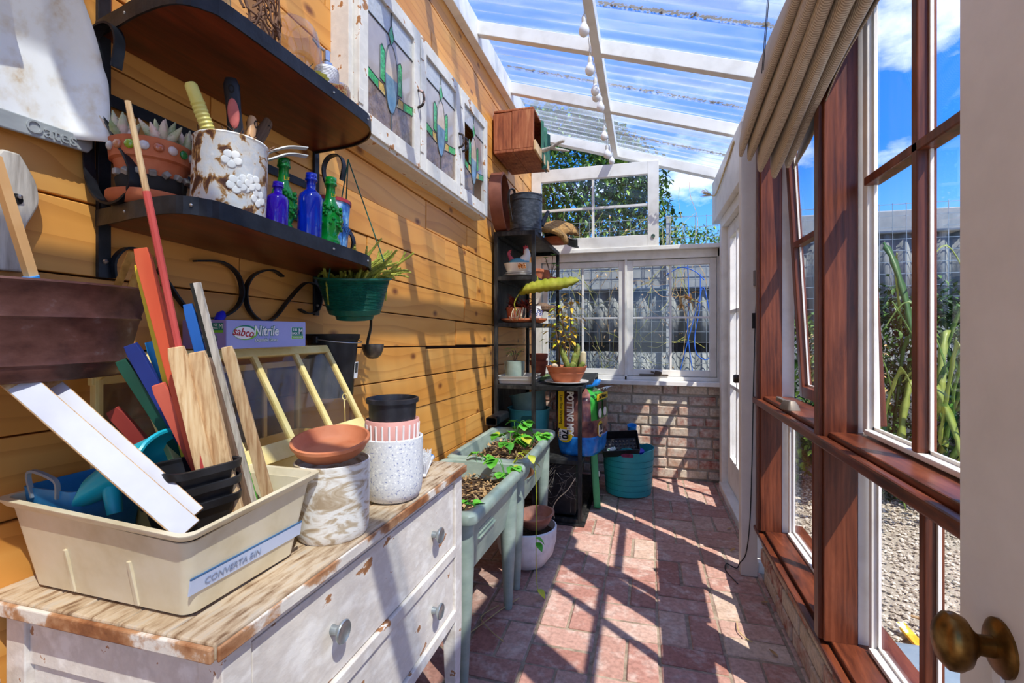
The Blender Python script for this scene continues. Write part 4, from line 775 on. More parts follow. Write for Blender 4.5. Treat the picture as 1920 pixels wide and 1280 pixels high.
# sticks
PT = lambda n, c, **k: pm(n, c, 14, (1, 1, .15), rough=.55, **k)
STK = [('red_rod', 'long thin red painted rod, tallest of the sticks in the bin', (-.654, .625, .825), (-.73, .531, 1.537), .005, .005, PT('red_stick', ['#b8403c', '#cf5a50']), 1),
 ('painted_lath', 'broad orange-red painted lath behind the tall red rod', (-.668, .64, .825), (-.752, .567, 1.329), .011, .004, PT('orange_stick', ['#cf4a28', '#e26a40']), 0),
 ('painted_lath', 'narrow yellow painted lath behind the orange-red one', (-.715, .655, .825), (-.775, .580, 1.306), .006, .003, PT('yellow_stick', ['#d9b81e', '#e8cc38']), 0),
 ('painted_lath', 'navy blue painted lath leaning left below the copper trough', (-.695, .703, .825), (-.79, .579, 1.18), .0105, .005, PT('navy_stick', ['#16225e', '#24388a']), 0),
 ('painted_lath', 'dark green painted lath left of the navy one', (-.713, .71, .825), (-.805, .575, 1.155), .009, .004, PT('forest_stick', ['#0f3a2c', '#1b5440']), 0),
 ('painted_lath', 'short coral red lath with rough paint in the bin', (-.68, .681, .825), (-.74, .585, 1.118), .0105, .005, PT('coral_stick', ['#b8402c', '#dd7058']), 0),
 ('painted_lath', 'sky blue painted lath behind the red sticks', (-.715, .70, .825), (-.79, .61, 1.184), .008, .004, PT('sky_stick', ['#1f7fc0', '#3a9fd8']), 0),
 ('timber_lath', 'flat tan timber lath right of the red rod', (-.652, .631, .825), (-.69, .573, 1.177), .0125, .004, TANW, 0),
 ('timber_lath', 'thick tan timber lath in front of the brown one', (-.636, .652, .825), (-.672, .593, 1.169), .0125, .006, TANW, 0),
 ('timber_lath', 'brown weathered timber lath in the bin', (-.646, .683, .825), (-.69, .621, 1.157), .0115, .005, BRNW, 0),
 ('timber_lath', 'tall grey stick with a charred black edge', (-.646, .703, .825), (-.72, .636, 1.282), .0085, .006, GREYW, 2),
 ('painted_lath', 'royal blue painted lath behind the charred grey stick', (-.668, .695, .825), (-.733, .63, 1.246), .008, .004, PT('royal_stick', ['#1b58a8', '#2f74cc']), 0),
 ('painted_lath', 'narrow bright green lath between the pale timber laths', (-.66, .72, .825), (-.695, .658, 1.111), .006, .003, PT('lime_stick', ['#2f9a1e', '#4fc030']), 0),
 ('timber_lath', 'pale tan timber lath furthest right in the bin', (-.636, .729, .825), (-.68, .656, 1.175), .0095, .004, TANW, 0),
 ('timber_lath', 'short lath with flaking white paint at the bin right end', (-.68, .725, .825), (-.715, .665, 1.107), .009, .004, CHIPW, 0),
 ('painted_lath', 'short dark red lath behind the dark green one', (-.74, .715, .825), (-.855, .597, 1.071), .011, .005, PT('maroon_stick', ['#7c2420', '#9c3a30']), 0),
 ('painted_board', 'white painted board leaning left across the bin, lower of the two', (-.607, .523, .927), (-.865, .452, 1.16), .0165, .004, pm('chalk_white', ['#b9b8c2', '#c8c8d0'], 5, rough=.5), 3),
 ('painted_board', 'white painted board leaning left across the bin, upper of the two', (-.625, .545, .935), (-.868, .492, 1.145), .0165, .004, MATS['chalk_white'], 3)]
for nm, lab, a, b, hw, ht, mat, md in STK:
    a = Vector(a); b = Vector(b); d = (b-a).normalized(); c = Vector((.45, -.3, 1)); c = Vector((.5, -.85, 0)) if md < 3 else Vector((.3, -.6, .7))
    fw = (c-d*c.dot(d)).normalized(); sd_ = d.cross(fw)
    t = thing(nm, lab, 'stick', a)
    def sec(p, w, h): return [p+sd_*w+fw*h, p-sd_*w+fw*h, p-sd_*w-fw*h, p+sd_*w-fw*h]
    if md == 1:
        obj('shaft', MB().tube([a, a+(b-a)*.82], .0052, 8), mat, t, smooth=True, W=True); obj('bare_tip', MB().tube([a+(b-a)*.82, b], [.0045, .004], 8), TANW, t, smooth=True, W=True)
    elif md == 2:
        obj('face', MB().loft([sec(a-sd_*.002, hw*.7, ht), sec(b-sd_*.002, hw*.7, ht)]), mat, t, W=True); obj('charred_edge', MB().loft([sec(a+sd_*hw*.85*-1, hw*.3, ht*1.05), sec(b-sd_*hw*.85, hw*.3, ht*1.05)]), pm('charred', '#26241f', rough=.9), t, W=True)
    elif md == 3:
        obj('board', MB().loft([sec(a, hw, ht), sec(b, hw, ht)]), TANW, t, bevel=.001, W=True); obj('painted_face', MB().loft([sec(a+fw*ht*1.1, hw*.92, ht*.15), sec(a+(b-a)*.86+fw*ht*1.1, hw*.92, ht*.15)]), mat, t, W=True)
    else: obj('lath', MB().loft([sec(a, hw, ht), sec(a+(b-a)*.96, hw, ht), sec(b, hw*.82, ht*.9)]), mat, t, bevel=.0008, W=True)
# bin contents: nested black pots, teal scoop, blue tray
for k in range(3):
    t = thing('plant_pot', ['rectangular black plastic pot, bottom of the nested stack in the bin', 'rectangular black plastic pot, middle of the nested stack in the bin', 'rectangular black plastic pot, top of the nested stack in the bin'][k], 'pot', (-.688, .60, .868+.026*k), -.18, 'nested black pots in the bin')
    obj('tub', MB().rlathe([(.022, 0), (.018, .002), (.003, .066), (.005, .068), (.02, .005), (.022, .004)], .098, .112, .022), BLKPL, t, smooth=True)
    obj('rim', MB().rlathe([(.004, .062), (-.001, .063), (-.002, .074), (.001, .075), (.004, .073)], .098, .112, .022, band=True), BLKPL, t, smooth=True)
# a scoop: open mouth towards the room, body falling back to the left
SCP = pm('turquoise_plastic', ['#139ab0', '#22b2c4'], 5, rough=.35)
t = thing('garden_scoop', 'turquoise plastic garden scoop lying in the bin', 'scoop', (-.80, .575, .95))
rings = []
for (c, r, ex, tl) in (((-.745, .602, 1.0), .045, 1.25, .5), ((-.752, .600, 1.0), .043, 1.25, .5), ((-.79, .575, .985), .035, 1.2, .4), ((-.82, .55, .96), .026, 1.1, .3), ((-.835, .535, .94), .012, 1, .2)):
    rings.append([Vector(c)+Vector((-.35*r*math.cos(q_)*.6, r*ex*math.cos(q_), r*.9*math.sin(q_))) for q_ in [2*PI*i/24 for i in range(24)]])
inn = [[p+(Vector(c)-p)*.12 for p in ring_] for ring_, c in zip(rings[:3], ((-.745, .602, 1.0), (-.752, .600, 1.0), (-.79, .575, .985)))]
obj('body', MB().loft(list(reversed(rings))+inn, cap=True), SCP, t, smooth=True, W=True)
obj('rim', MB().tube([p for p in rings[0]]+[rings[0][0]], .004, 6), SCP, t, smooth=True, W=True)
obj('handle', MB().tube([(-.80, .56, .975), (-.785, .548, .955), (-.775, .545, .925)], [.014, .012, .010], 10), SCP, t, smooth=True, W=True)
t = thing('plastic_tray', 'blue plastic tray with grey handle at the bin left end', 'tray', (-.88, .575, .86), .0)
obj('tray', MB().rlathe([(.012, 0), (.01, .001), (0, .10), (.003, .10), (.012, .006), (.014, .005)], .115, .11, .012), pm('mid_blue_plastic', ['#1c6aa0', '#3486bc'], 8, rough=.5), t, smooth=True)
obj('handle', MB().ribbon(smoothpath([(-.03, -.054, .085), (-.034, -.058, .118), (-.02, -.060, .128), (.015, -.060, .122), (.028, -.058, .112), (.024, -.055, .088)], 4), .006, .004, (0, 1, 0)), pm('grey_plastic', '#7d8790', rough=.45), t, smooth=True)
# marbled pot, its saucer; terrazzo pot with two pots nested in it
t = thing('marbled_pot', 'cream and brown marbled ceramic pot at the dresser front', 'pot', (-.603, .835, .8005))
obj('pot', MB().lathe([(0, 0), (.064, 0), (.068, .006), (.070, .02), (.072, .145), (.069, .146), (.067, .02), (0, .012)], 40), pm('marbled_glaze', ['#b09a7c', '#c9b89e', '#e6e1d6', '#efece4', '#d2c6b2'], 13, (1, 1, 2.6), 3, [.32, .42, .5, .58, .7], rough=.3, dist=2.2), t, smooth=True)
t = solo('terracotta_saucer', 'terracotta saucer tilted on top of the marbled pot', 'saucer', MB().lathe([(0, 0), (.058, 0), (.066, .008), (.073, .022), (.076, .024), (.076, .030), (.071, .031), (.062, .012), (.055, .006), (0, .006)], 40), pm('orange_terracotta', ['#c4683e', '#d68258', '#dd9068'], 5, rough=.6), (-.613, .845, .957), (.17, .06, 0), smooth=True)
TERZ = pm('terrazzo', ['#8b93b8', '#d8d9dc', '#e2e2e2', '#f7f7f5'], 190, pos=[.30, .35, .62, .67], detail=1, rough=.45)
t = thing('terrazzo_pot', 'speckled pale terrazzo pot on the dresser', 'pot', (-.592, 1.052, .8005))
obj('pot', MB().lathe([(0, 0), (.052, 0), (.062, .006), (.069, .02), (.0725, .05), (.0725, .148), (.069, .15), (.066, .147), (.066, .03), (0, .015)], 44), TERZ, t, smooth=True)
t = thing('fluted_pot', 'pink pot with white flutes nested in the terrazzo pot', 'pot', (-.592, 1.052, .88))
obj('pot', MB().lathe([(0, 0), (.058, 0), (.0635, .11), (.0605, .112), (.056, .01), (0, .008)], 48, fn=lambda a, z: 1+.012*math.cos(24*a)*(1 if z > .01 else 0)), pm('matt_pink', ['#c98a80', '#d49c92'], 5, rough=.7), t, smooth=2)
for k in range(24):
    a = 2*PI*(k+.5)/24; obj('flute', MB().tube([(.0575*math.cos(a), .0575*math.sin(a), .004), (.0628*math.cos(a), .0628*math.sin(a), .102)], .0026, 6), pm('flute_white', '#ece6e2', rough=.6) if 'flute_white' not in MATS else MATS['flute_white'], t, smooth=True)
t = thing('nursery_pot', 'round black plastic nursery pot on top of the nested pots', 'pot', (-.592, 1.052, .945))
obj('pot', MB().lathe([(0, 0), (.053, 0), (.0565, .085), (.062, .086), (.062, .096), (.058, .097), (.054, .083), (.05, .01), (0, .008)], 40), pm('scuffed_black_plastic', ['#1a1a20', '#26262c', '#4c4650'], 26, pos=[.4, .6, .78], rough=.4), t, smooth=True)
obj('soil', MB().lathe([(0, .082), (.053, .081), (0, .07)], 24), SOIL, t)
t = thing('spray_bottle', 'white plastic spray bottle with blue print behind the terrazzo pot', 'bottle', (-.605, 1.168, .8005))
obj('bottle', MB().lathe([(0, 0), (.026, 0), (.0285, .004), (.0285, .06), (.022, .085), (.012, .105), (.011, .118), (0, .118)], 28), pm('white_hdpe', '#f0f0f2', rough=.35), t, smooth=True)
for i in range(4): obj('print_band', MB().at((0, 0, .022+.011*i)).lathe([(.0285, 0), (.0289, 0), (.0289, .004), (.0285, .004)], 24, fn=None), pm('blue_print', '#3b7fd0', rough=.5) if 'blue_print' not in MATS else MATS['blue_print'], t)
t = thing('scrubbing_brush', 'white and blue dish brush lying at the dresser end', 'brush', (-.60, 1.245, .8005)); t.rotation_euler = (0, 0, .25)
BW = pm('brush_white', '#eeeef0', rough=.35); BB = pm('brush_blue', '#2b7cc4', rough=.4)
obj('head', MB().loft([[(-.012, -.045, .004), (.012, -.045, .004), (.014, .03, .022), (-.014, .03, .022)], [(-.012, -.045, .012), (.012, -.045, .012), (.014, .03, .032), (-.014, .03, .032)]]), BW, t, bevel=.003)
mb = MB(); rr = random.Random(3)
for i in range(7):
    for j in range(16): y = -.042+.072*j/15; z = .012+.018*(y+.045)/.075; mb.tube([(-.011+.0037*i, y, z), (-.014+.0046*i+rr.uniform(-.002, .002), y-.006, z+.034+rr.uniform(-.003, .002))], .0013, 4)
o = obj('bristles', mb, BW, t); o['kind'] = 'stuff'
obj('handle', MB().tube([(0, .03, .027), (0, .07, .022), (0, .105, .02)], [.010, .009, .0085], 12), BW, t, smooth=True); obj('grip', MB().tube([(0, .05, .0325), (0, .098, .0285)], .0045, 8), BB, t, smooth=True); obj('grip_end', MB().tube([(0, .103, .02), (0, .108, .0198)], .0088, 12), BB, t, smooth=True)
t = thing('plastic_container', 'white plastic container edge low at the left of the dresser', 'container', (-.93, .43, 0))
obj('tub', MB().rlathe([(.004, 0), (0, .02), (0, .70), (.003, .70), (.004, .01), (.006, .01)], .08, .09, .01), pm('lilac_white_plastic', '#dcd9ec', rough=.4), t, smooth=True)
# ================================================================ PLANTERS
def planter(lab, yc, ln, rz, seed):
    t = thing('raised_planter', lab, 'planter', (-.718, yc, 0), rz, 'sage green raised planters')
    w = .40
    def R(i, z, r=.035): return [(x, y, z) for x, y in rrect(w-2*i, ln-2*i, r, 5)]
    obj('trough', MB().loft([R(.075, .36), R(.07, .362), R(.028, .585), R(.028, .60), R(.036, .60), R(.05, .52), R(.08, .40), R(.09, .395)]), SAGE, t, smooth=True)
    obj('rim', MB().loft([R(.026, .572), R(.002, .578), R(0, .584), R(0, .606), R(.006, .614), R(.018, .617), R(.034, .612), R(.036, .598)], cap=False), SAGE, t, smooth=True)
    for sx in (-1, 1):
        for sy in (-1, 1):
            x = sx*(w/2-.068); y = sy*(ln/2-.068)
            obj('leg', MB().lathe([(0, 0), (.017, 0), (.019, .02), (.038, .40), (.040, .575), (0, .575)], 20).at(), SAGE, t, smooth=True, loc=(x, y, 0))
    for k in range(4): obj('rib', MB().box(w/2-.050-.008*k*0, w/2-.041, -.16+.03*k*0, .02-.03*k, .47+.018*k, .473+.018*k), SAGE, t)
    so_ = MB(); n = 16
    def G(u, v): return ((u-.5)*(w-.10), (v-.5)*(ln-.10), .545+.012*mnoise.noise((u*6, v*9, seed))+.004*mnoise.noise((u*30, v*30, seed)))
    obj('soil', so_.slab(G, 12, 18, .03), SOIL, t, smooth=2)
    rr = random.Random(seed); lit = MB()
    for k in range(420):
        x = rr.uniform(-.5, .5)*(w-.11); y = rr.uniform(-.5, .5)*(ln-.11); a = rr.uniform(0, 6.3); lit.leaf((x, y, .553+rr.uniform(0, .015)), (math.cos(a), math.sin(a), rr.uniform(-.2, .5)), rr.uniform(.012, .035), rr.uniform(.005, .018), rr.uniform(-.5, .8), n=2)
    o = obj('dry_leaf_litter', lit, pm('dry_leaf', ['#7d5f3a', '#b08c5c', '#cfb184'], 25, rough=.9) if 'dry_leaf' not in MATS else MATS['dry_leaf'], t); o['kind'] = 'stuff'
    return t
STRAW = pm('strawberry_leaf', ['#3f8a24', '#58ac30', '#7cc648'], 16, rough=.45); STRAW2 = pm('yellowing_leaf', ['#8aa01e', '#b0b82e', '#cfc23c'], 16, rough=.5)
def strawberry(parent, x, y, z, n, rnd, s=1, mat=None):
    for k in range(n):
        a = rnd.uniform(0, 6.28); r = rnd.uniform(.02, .055)*s; hp_ = Vector((x+r*math.cos(a), y+r*math.sin(a), z+rnd.uniform(.035, .085)*s)); obj('stalk', MB().tube(smoothpath([(x, y, z), ((x+hp_.x)/2, (y+hp_.y)/2, hp_.z), hp_], 3), .0015, 5), STRAW, parent)
        for q_ in (-1, 0, 1):
            b = a+q_*1.15; sh_ = lambda t_: math.sin(PI*min(1, t_*.9+.08))**.6
            obj('leaf', MB().leaf(hp_, (math.cos(b), math.sin(b), .15-.25*abs(q_)),   .038*s, .042*s, .35, fold=.3, n=5, shape=sh_), mat or (STRAW if rnd.random() > .12 else STRAW2), parent, smooth=2)
p1_ = planter('sage green raised planter nearest the dresser, full of dry litter', 1.775, .64, -.03, 3)
p2_ = planter('sage green raised planter beside the black rack, with strawberry leaves', 2.49, .74, .0, 5)
rr = random.Random(12)
for (x, y, n) in ((.02, -.02, 7), (.10, .12, 6), (-.02, .25, 5)): strawberry(p2_, x, y, .55, n, rr, 1.45)
for (x, y, n) in ((.12, -.26, 4), (.12, .26, 4), (-.02, .28, 2)): strawberry(p1_, x, y, .55, n, rr, 1.15)
STR = pm('straw', ['#b39a62', '#d0b880'], 20, rough=.9)
vn = thing('strawberry_runner', 'yellow-green strawberry runner trailing over the planter rims to the floor', 'plant', (-.55, 2.10, .56))
vp = smoothpath([(-.60, 2.05, .56), (-.54, 2.09, .66), (-.49, 2.11, .63), (-.475, 2.12, .50), (-.478, 2.13, .30), (-.48, 2.14, .12), (-.47, 2.13, .03)], 5)
obj('stem', MB().tube(vp, .0018, 6), STRAW2, vn, smooth=True, W=True)
for k, (p, a, m_) in enumerate((((-.55, 2.08, .66), .3, STRAW2), ((-.52, 2.10, .67), 1.8, STRAW2), ((-.50, 2.1, .65), -.9, STRAW2), ((-.53, 2.07, .64), 2.9, STRAW2), ((-.478, 2.13, .27), .2, STRAW), ((-.478, 2.13, .25), -.6, STRAW), ((-.47, 2.13, .04), -.4, STRAW2), ((-.49, 2.1, .62), .6, STRAW2))):
    obj('leaf', MB().leaf(p, (math.cos(a), math.sin(a), -.15), .045, .036, .5, n=5), m_, vn, smooth=2, W=True)
obj('dead_leaf', MB().leaf((-.495, 2.08, .60), (.1, -.15, -1), .055, .05, .5, fold=.7, up=(1, 0, 0), n=5), pm('dead_brown_leaf', ['#6e4428', '#96643e'], 20, rough=.9), vn, smooth=2, W=True)
# white bowl on the floor with a clay dish and blue bag in it
t = thing('bowl_planter', 'wide white bowl planter on the floor behind the planter legs', 'planter', (-.60, 2.44, 0))
obj('bowl', MB().lathe([(0, 0), (.07, 0), (.10, .012), (.14, .07), (.155, .13), (.158, .20), (.150, .205), (.146, .13), (.13, .08), (0, .04)], 44), pm('white_stone', ['#d6d0cc', '#eae6e2', '#f2efec'], 8, rough=.7, bump=.1), t, smooth=True)
obj('soil', MB().lathe([(0, .165), (.147, .16), (0, .12)], 28), SOIL, t)
t = solo('clay_dish', 'shallow brown clay dish resting in the white bowl planter', 'dish', MB().lathe([(0, 0), (.05, 0), (.07, .02), (.092, .06), (.10, .066), (.10, .074), (.09, .074), (.066, .03), (0, .012)], 36), pm('brown_clay', ['#8a5644', '#a87360', '#b98a74'], 6, rough=.7), (-.545, 2.44, .195), (.05, -.1, 0), smooth=True)
mb = MB(); rr = random.Random(5)
for k in range(9): mb.ball((rr.uniform(-.025, .025), rr.uniform(-.03, .03), .02+rr.uniform(-.008, .012)), rr.uniform(.014, .024), 10, 6, (1, .8, .7))
# ================================================================ BLACK RACK
rk = thing('metal_rack', 'black steel shelving rack with a lower side table', 'rack', (-.67, 3.45, 0))
XA, XB_, XC = -.955, -.68, -.385; YA, YB_, YC = 3.0, 3.90, 4.06
def K(nm, *b): return obj(nm, MB().box(*b), RACKM, rk, bevel=.0015, W=True)
s = .024
for x in (XA, XB_-s):
    for y in (YA, YB_-s): K('post', x, x+s, y, y+s, 0, 1.845)
for y in (YA, YC-s): K('post', XC-s, XC, y, y+s, 0, .86)
for z in (1.555, 1.255, .855, .40):
    for a, b in ((YA, YA+s), (YB_-s, YB_)): K('rail', XA+s, XB_-s, a, b, z-.022, z)
    for x in (XA, XB_-s): K('rail', x, x+s, YA+s, YB_-s, z-.022, z)
    K('shelf_plate', XA+.003, XB_-.003, YA+.003, YB_-.003, z, z+.004)
for a, b in ((YA, YA+s), (YB_-s, YB_)): K('rail', XA+s, XB_-s, a, b, 1.821, 1.845)
for x in (XA, XB_-s): K('rail', x, x+s, YA+s, YB_-s, 1.821, 1.845)
K('shelf_plate', XA, XB_, YA, YB_, 1.845, 1.85)
for z in (.855, .395):
    K('rail', XB_, XC-s, YA, YA+s, z-.022, z); K('rail', XB_, XC-s, YC-s, YC, z-.022, z); K('rail', XC-s, XC, YA+s, YC-s, z-.022, z); K('shelf_plate', XB_, XC, YA, YC, z, z+.004)
K('rail', XB_, XC-s, YA, YA+s, .012, .036); K('rail', XC-s, XC, YA+s, YC-s, .012, .036); K('rail', XA+s, XB_-s, YA, YA+s, .012, .036); K('shelf_plate', XB_-.02, XC+.02, YA-.02, YC, .0, .012)
K('back_panel', XA+.001, XA+.004, YA+s, YB_-s, 1.26, 1.82); K('back_panel', XA+.001, XA+.004, YA+s, YB_-s, .04, .83)
# rack top: ring, can, coir liners, tray, saucer
t = thing('sieve_ring', 'brown painted round sieve ring leaning on the wall above the rack', 'sieve', (-.925, 3.06, 2.05)); t.rotation_euler = (0, PI/2-.05, .10)
obj('hoop', MB().lathe([(.188, -.038), (.194, -.038), (.194, .038), (.188, .038)], 56).at(), pm('oxide_brown_paint', ['#6a3a2c', '#84503e'], 6, rough=.55), t, smooth=True)
obj('inner_hoop', MB().lathe([(.180, .0), (.187, .0), (.187, .04), (.180, .04)], 56), MATS['oxide_brown_paint'], t, smooth=True)
WCAN = pm('dark_galvanised', ['#2c3036', '#444950', '#666b70'], 10, (1, 1, 2), rough=.45, metal=.5)
t = thing('metal_can', 'dark galvanised can with strap handle on top of the rack', 'can', (-.775, 3.14, 1.851))
obj('can', MB().lathe([(0, 0), (.105, 0), (.106, .02), (.109, .022), (.109, .028), (.106, .03), (.108, .21), (.111, .212), (.111, .218), (.108, .22), (.108, .245), (.111, .247), (.111, .253), (.107, .254), (.104, .25), (.102, .01), (0, .006)], 40), WCAN, t, smooth=True)
obj('strap_handle', MB().ribbon(smoothpath([(-.075, -.075, .02+.05), (-.085, -.085, .14), (-.095, -.09, .22), (-.085, -.085, .285), (-.06, -.07, .275), (-.065, -.07, .22)], 5), .022, .004, (1, -.8, 0)), WCAN, t, smooth=True)
obj('spout', MB().tube([(.10, .03, .06), (.125, .05, .12), (.14, .06, .16)], [.018, .014, .012], 10), WCAN, t, smooth=True)
obj('bail_lug', MB().tube([(.105+.012*math.cos(k*.8), -.02, .245+.012*math.sin(k*.8)) for k in range(9)], .003, 6), WCAN, t)
COIR = pm('coir', ['#8a6238', '#b0854e', '#c89e66'], 40, rough=.98, bump=.9, bscale=120)
for lab, loc, rot, sz in (('folded tan coir liner on the rack top beside the metal can', (-.66, 3.42, 1.915), (.3, .35, .4), (.13, .16, .055)), ('rolled tan coir liner lying over the folded one', (-.60, 3.52, 1.965), (.2, .5, -.3), (.10, .15, .045))):
    def CF(u, v, sz=sz): a = (u-.5)*2; b = (v-.5)*2; return (a*sz[0], b*sz[1]*(1-.25*a*a), sz[2]*(1-a*a*.9-b*b*.5)+.012*mnoise.noise((a*3, b*3, 1)))
    solo('coir_liner', lab, 'liner', MB().slab(CF, 14, 14, .028), COIR, loc, rot, group='coir basket liners', smooth=2)
solo('plastic_sheet', 'dark folded plastic tray sticking out from the rack top', 'tray', MB().slab(lambda u, v: ((u-.5)*.24, (v-.5)*.30, .02*math.sin(u*5)+.01*math.cos(v*6)), 12, 12, .012), BLKPL, (-.60, 3.55, 1.878), (0, .12, .1), smooth=2)
solo('terracotta_saucer', 'chipped terracotta saucer jutting out from the rack top', 'saucer', MB().lathe([(0, 0), (.09, 0), (.105, .01), (.115, .022), (.115, .032), (.108, .032), (.095, .012), (0, .009)], 36), TERRA, (-.635, 3.52, 1.8515), (0, .0, 0), smooth=True)
# shelf one: plates, bowl, rooster tureen, pots
Z1 = 1.5605
for k, (lab, r) in enumerate((('lower of two white plates under the patterned bowl', .115), ('upper of two white plates under the patterned bowl', .098))):
    solo('dinner_plate', lab, 'plate', MB().lathe([(0, 0), (r*.6, 0), (r*.9, .010), (r, .013), (r, .016), (r*.88, .013), (r*.58, .004), (0, .004)], 36), pm('old_white_china_%d' % k, ['#cfc8bc', '#e2dcd2'], 6, rough=.25), (-.815, 3.13, Z1+.017*k), smooth=True)
t = thing('casserole_dish', 'cream dish with orange flower print under the rooster', 'dish', (-.815, 3.12, Z1+.035))
obj('dish', MB().rlathe([(.03, 0), (.02, .004), (.002, .05), (0, .056), (.004, .057), (.024, .01), (.03, .008)], .20, .17, .06, 6), pm('cream_glaze', '#ece4d2', rough=.25), t, smooth=True)
FLO = pm('flower_print', ['#5a2a14', '#d9772a', '#e8a23c', '#ece4d2'], 90, pos=[.40, .46, .52, .58], rough=.3)
obj('flower_print', MB().at((.04, -.0845, .032), (.25, 0, 0)).box(-.028, .028, -.0015, .0, -.016, .016), FLO, t)
t = thing('rooster_tureen', 'painted rooster lid with red tail and comb on the cream dish', 'ornament', (-.815, 3.12, Z1+.092))
WHG = pm('white_glaze', '#efece6', rough=.2); RDG = pm('red_glaze', ['#b8384a', '#d05a64'], 20, rough=.25); BLG = pm('blue_glaze', ['#4f9ab8', '#6fb4cc'], 20, rough=.25)
obj('body', MB().ball((0, 0, .012), .07, 20, 10, (1, .6, .42)), BLG, t, smooth=2)
obj('neck', MB().tube(smoothpath([(.03, 0, .02), (.052, 0, .05), (.05, 0, .085), (.046, 0, .098)], 4), [.034, .033, .031, .029, .026, .024, .022, .020, .018, .017, .016, .012, .008], 14), WHG, t, smooth=True)
obj('comb', MB().prism([(.028, .07), (.030, .10), (.026, .118), (.038, .112), (.042, .126), (.05, .114), (.058, .122), (.06, .106), (.066, .104), (.058, .095)], -.004, .004, 'y'), RDG, t, bevel=.002)
obj('beak', MB().tube([(.06, 0, .088), (.078, 0, .082)], [.006, .001], 8), pm('beak_yellow', '#e0b23a', rough=.3), t, smooth=True)
obj('wattle', MB().ball((.064, 0, .068), .010, 10, 6, (.6, .5, 1.4)), RDG, t, smooth=2)
for k in range(5): obj('tail_feather', MB().tube(smoothpath([(-.04, 0, .015+.004*k), (-.062-.004*k, 0, .028+.011*k), (-.066+.003*k, 0, .045+.013*k)], 3), [.008, .009, .010, .009, .008, .006, .004], 8), RDG, t, smooth=True)
solo('terracotta_pot', 'small terracotta pot on its side behind the rooster', 'pot', MB().lathe([(0, 0), (.045, 0), (.058, .06), (.064, .06), (.064, .08), (.058, .08), (.04, .01), (0, .01)], 28), TERRA, (-.755, 3.33, Z1), smooth=True)
solo('terracotta_pot', 'upturned terracotta pot with wide rim behind the rooster', 'pot', MB().lathe([(0, .10), (.045, .10), (.056, .035), (.075, .03), (.078, 0), (.07, 0), (.04, .09), (0, .095)], 28), TERRA, (-.745, 3.56, Z1), smooth=True)
t = thing('small_succulent', 'spindly small succulent in a clay pot at the rack corner', 'plant', (-.715, 3.72, Z1))
obj('pot', MB().lathe([(0, 0), (.035, 0), (.045, .065), (.041, .065), (.03, .008), (0, .008)], 24), TERRA, t, smooth=True); rr = random.Random(71)
for k in range(5):
    a = k*1.3; tip = Vector((.05*math.cos(a), .05*math.sin(a), .15+.02*k)); obj('stem', MB().tube(smoothpath([(0, 0, .05), tip*.5+Vector((0, 0, .04)), tip], 4), .003, 6), BRNW, t, smooth=True)
    for q_ in range(7): b = q_*.9; obj('leaf', MB().leaf(tip, (math.cos(b), math.sin(b), .5), .026, .014, .2, n=3), STRAW, t, smooth=2)
# shelf two: saucer with bromeliad, blue and white pot
Z2 = 1.2605
solo('terracotta_saucer', 'wide terracotta saucer on the middle rack shelf', 'saucer', MB().lathe([(0, 0), (.125, 0), (.145, .012), (.155, .018), (.155, .028), (.147, .028), (.12, .01), (0, .01)], 40), TERRA, (-.79, 3.15, Z2), smooth=True)
t = thing('dark_red_plant', 'dark red spiky plant with hanging roots on the middle rack shelf', 'plant', (-.845, 3.12, Z2+.012))
obj('pot', MB().lathe([(0, 0), (.045, 0), (.06, .09), (.056, .09), (.04, .01), (0, .01)], 28), TERRA, t, smooth=True); obj('soil', MB().lathe([(0, .084), (.055, .082), (0, .07)], 16), SOIL, t)
DRED = pm('dark_red_leaf', ['#4a1c1c', '#6e2c28', '#8a4038'], 20, rough=.5); rr = random.Random(31)
for k in range(64):
    a = rr.uniform(0, 6.28); el = rr.uniform(.0, 1.3); b = Vector((.04*math.cos(a*1.7), .03*math.sin(a), .09))+Vector((.07 if k > 40 else 0, 0, 0))
    obj('leaf', MB().leaf(b, (math.cos(a)*math.cos(el), math.sin(a)*math.cos(el), math.sin(el)), rr.uniform(.075, .125), .018, .35, n=3), DRED, t)
ROOT = pm('pale_root', ['#cdbf98', '#e3d8b8'], 30, rough=.8)
for k in range(14):
    x = .045+rr.uniform(-.04, .05); obj('root', MB().tube(smoothpath([(x, -.06, .085), (x+rr.uniform(-.015, .015), -.088, .05), (x+rr.uniform(-.015, .015), -.10, .0), (x+rr.uniform(-.02, .02), -.155, -.0+rr.uniform(.02, .03))], 3), .0016, 5), ROOT, t)
t = thing('patterned_pot', 'small blue and white patterned pot on the terracotta saucer', 'pot', (-.708, 3.15, Z2+.012))
obj('pot', MB().lathe([(0, 0), (.032, 0), (.042, .03), (.042, .065), (.034, .09), (.036, .10), (.031, .10), (.036, .06), (0, .01)], 28), pm('white_stoneware', '#e8e6e2', rough=.25), t, smooth=True)
BLP = pm('blue_circle_print', '#2a3f98', rough=.3)
for row in (0, 1):
    for k in range(10):
        a = 2*PI*(k+.5*row)/10; zc = .044+.018*row; obj('painted_circle', MB().at((.0415*math.cos(a), .0415*math.sin(a), zc), (0, PI/2, a)).lathe([(.0045, 0), (.0085, 0), (.0085, .0015), (.0045, .0015)], 14), BLP, t)
t = thing('grey_log', 'dark twisted driftwood piece on the middle rack shelf', 'driftwood', (-.72, 3.45, Z2)); obj('log', MB().tube(smoothpath([(-.1, -.1, .10), (0, 0, .12), (.03, .1, .11), (.04, .2, .13)], 4), [.02, .03, .024, .03, .034, .03, .026, .03, .024, .02, .022, .018, .012], 8).tube([(-.05, -.05, .0), (0, 0, .12)], .02, 8), BRNW, t, smooth=True)
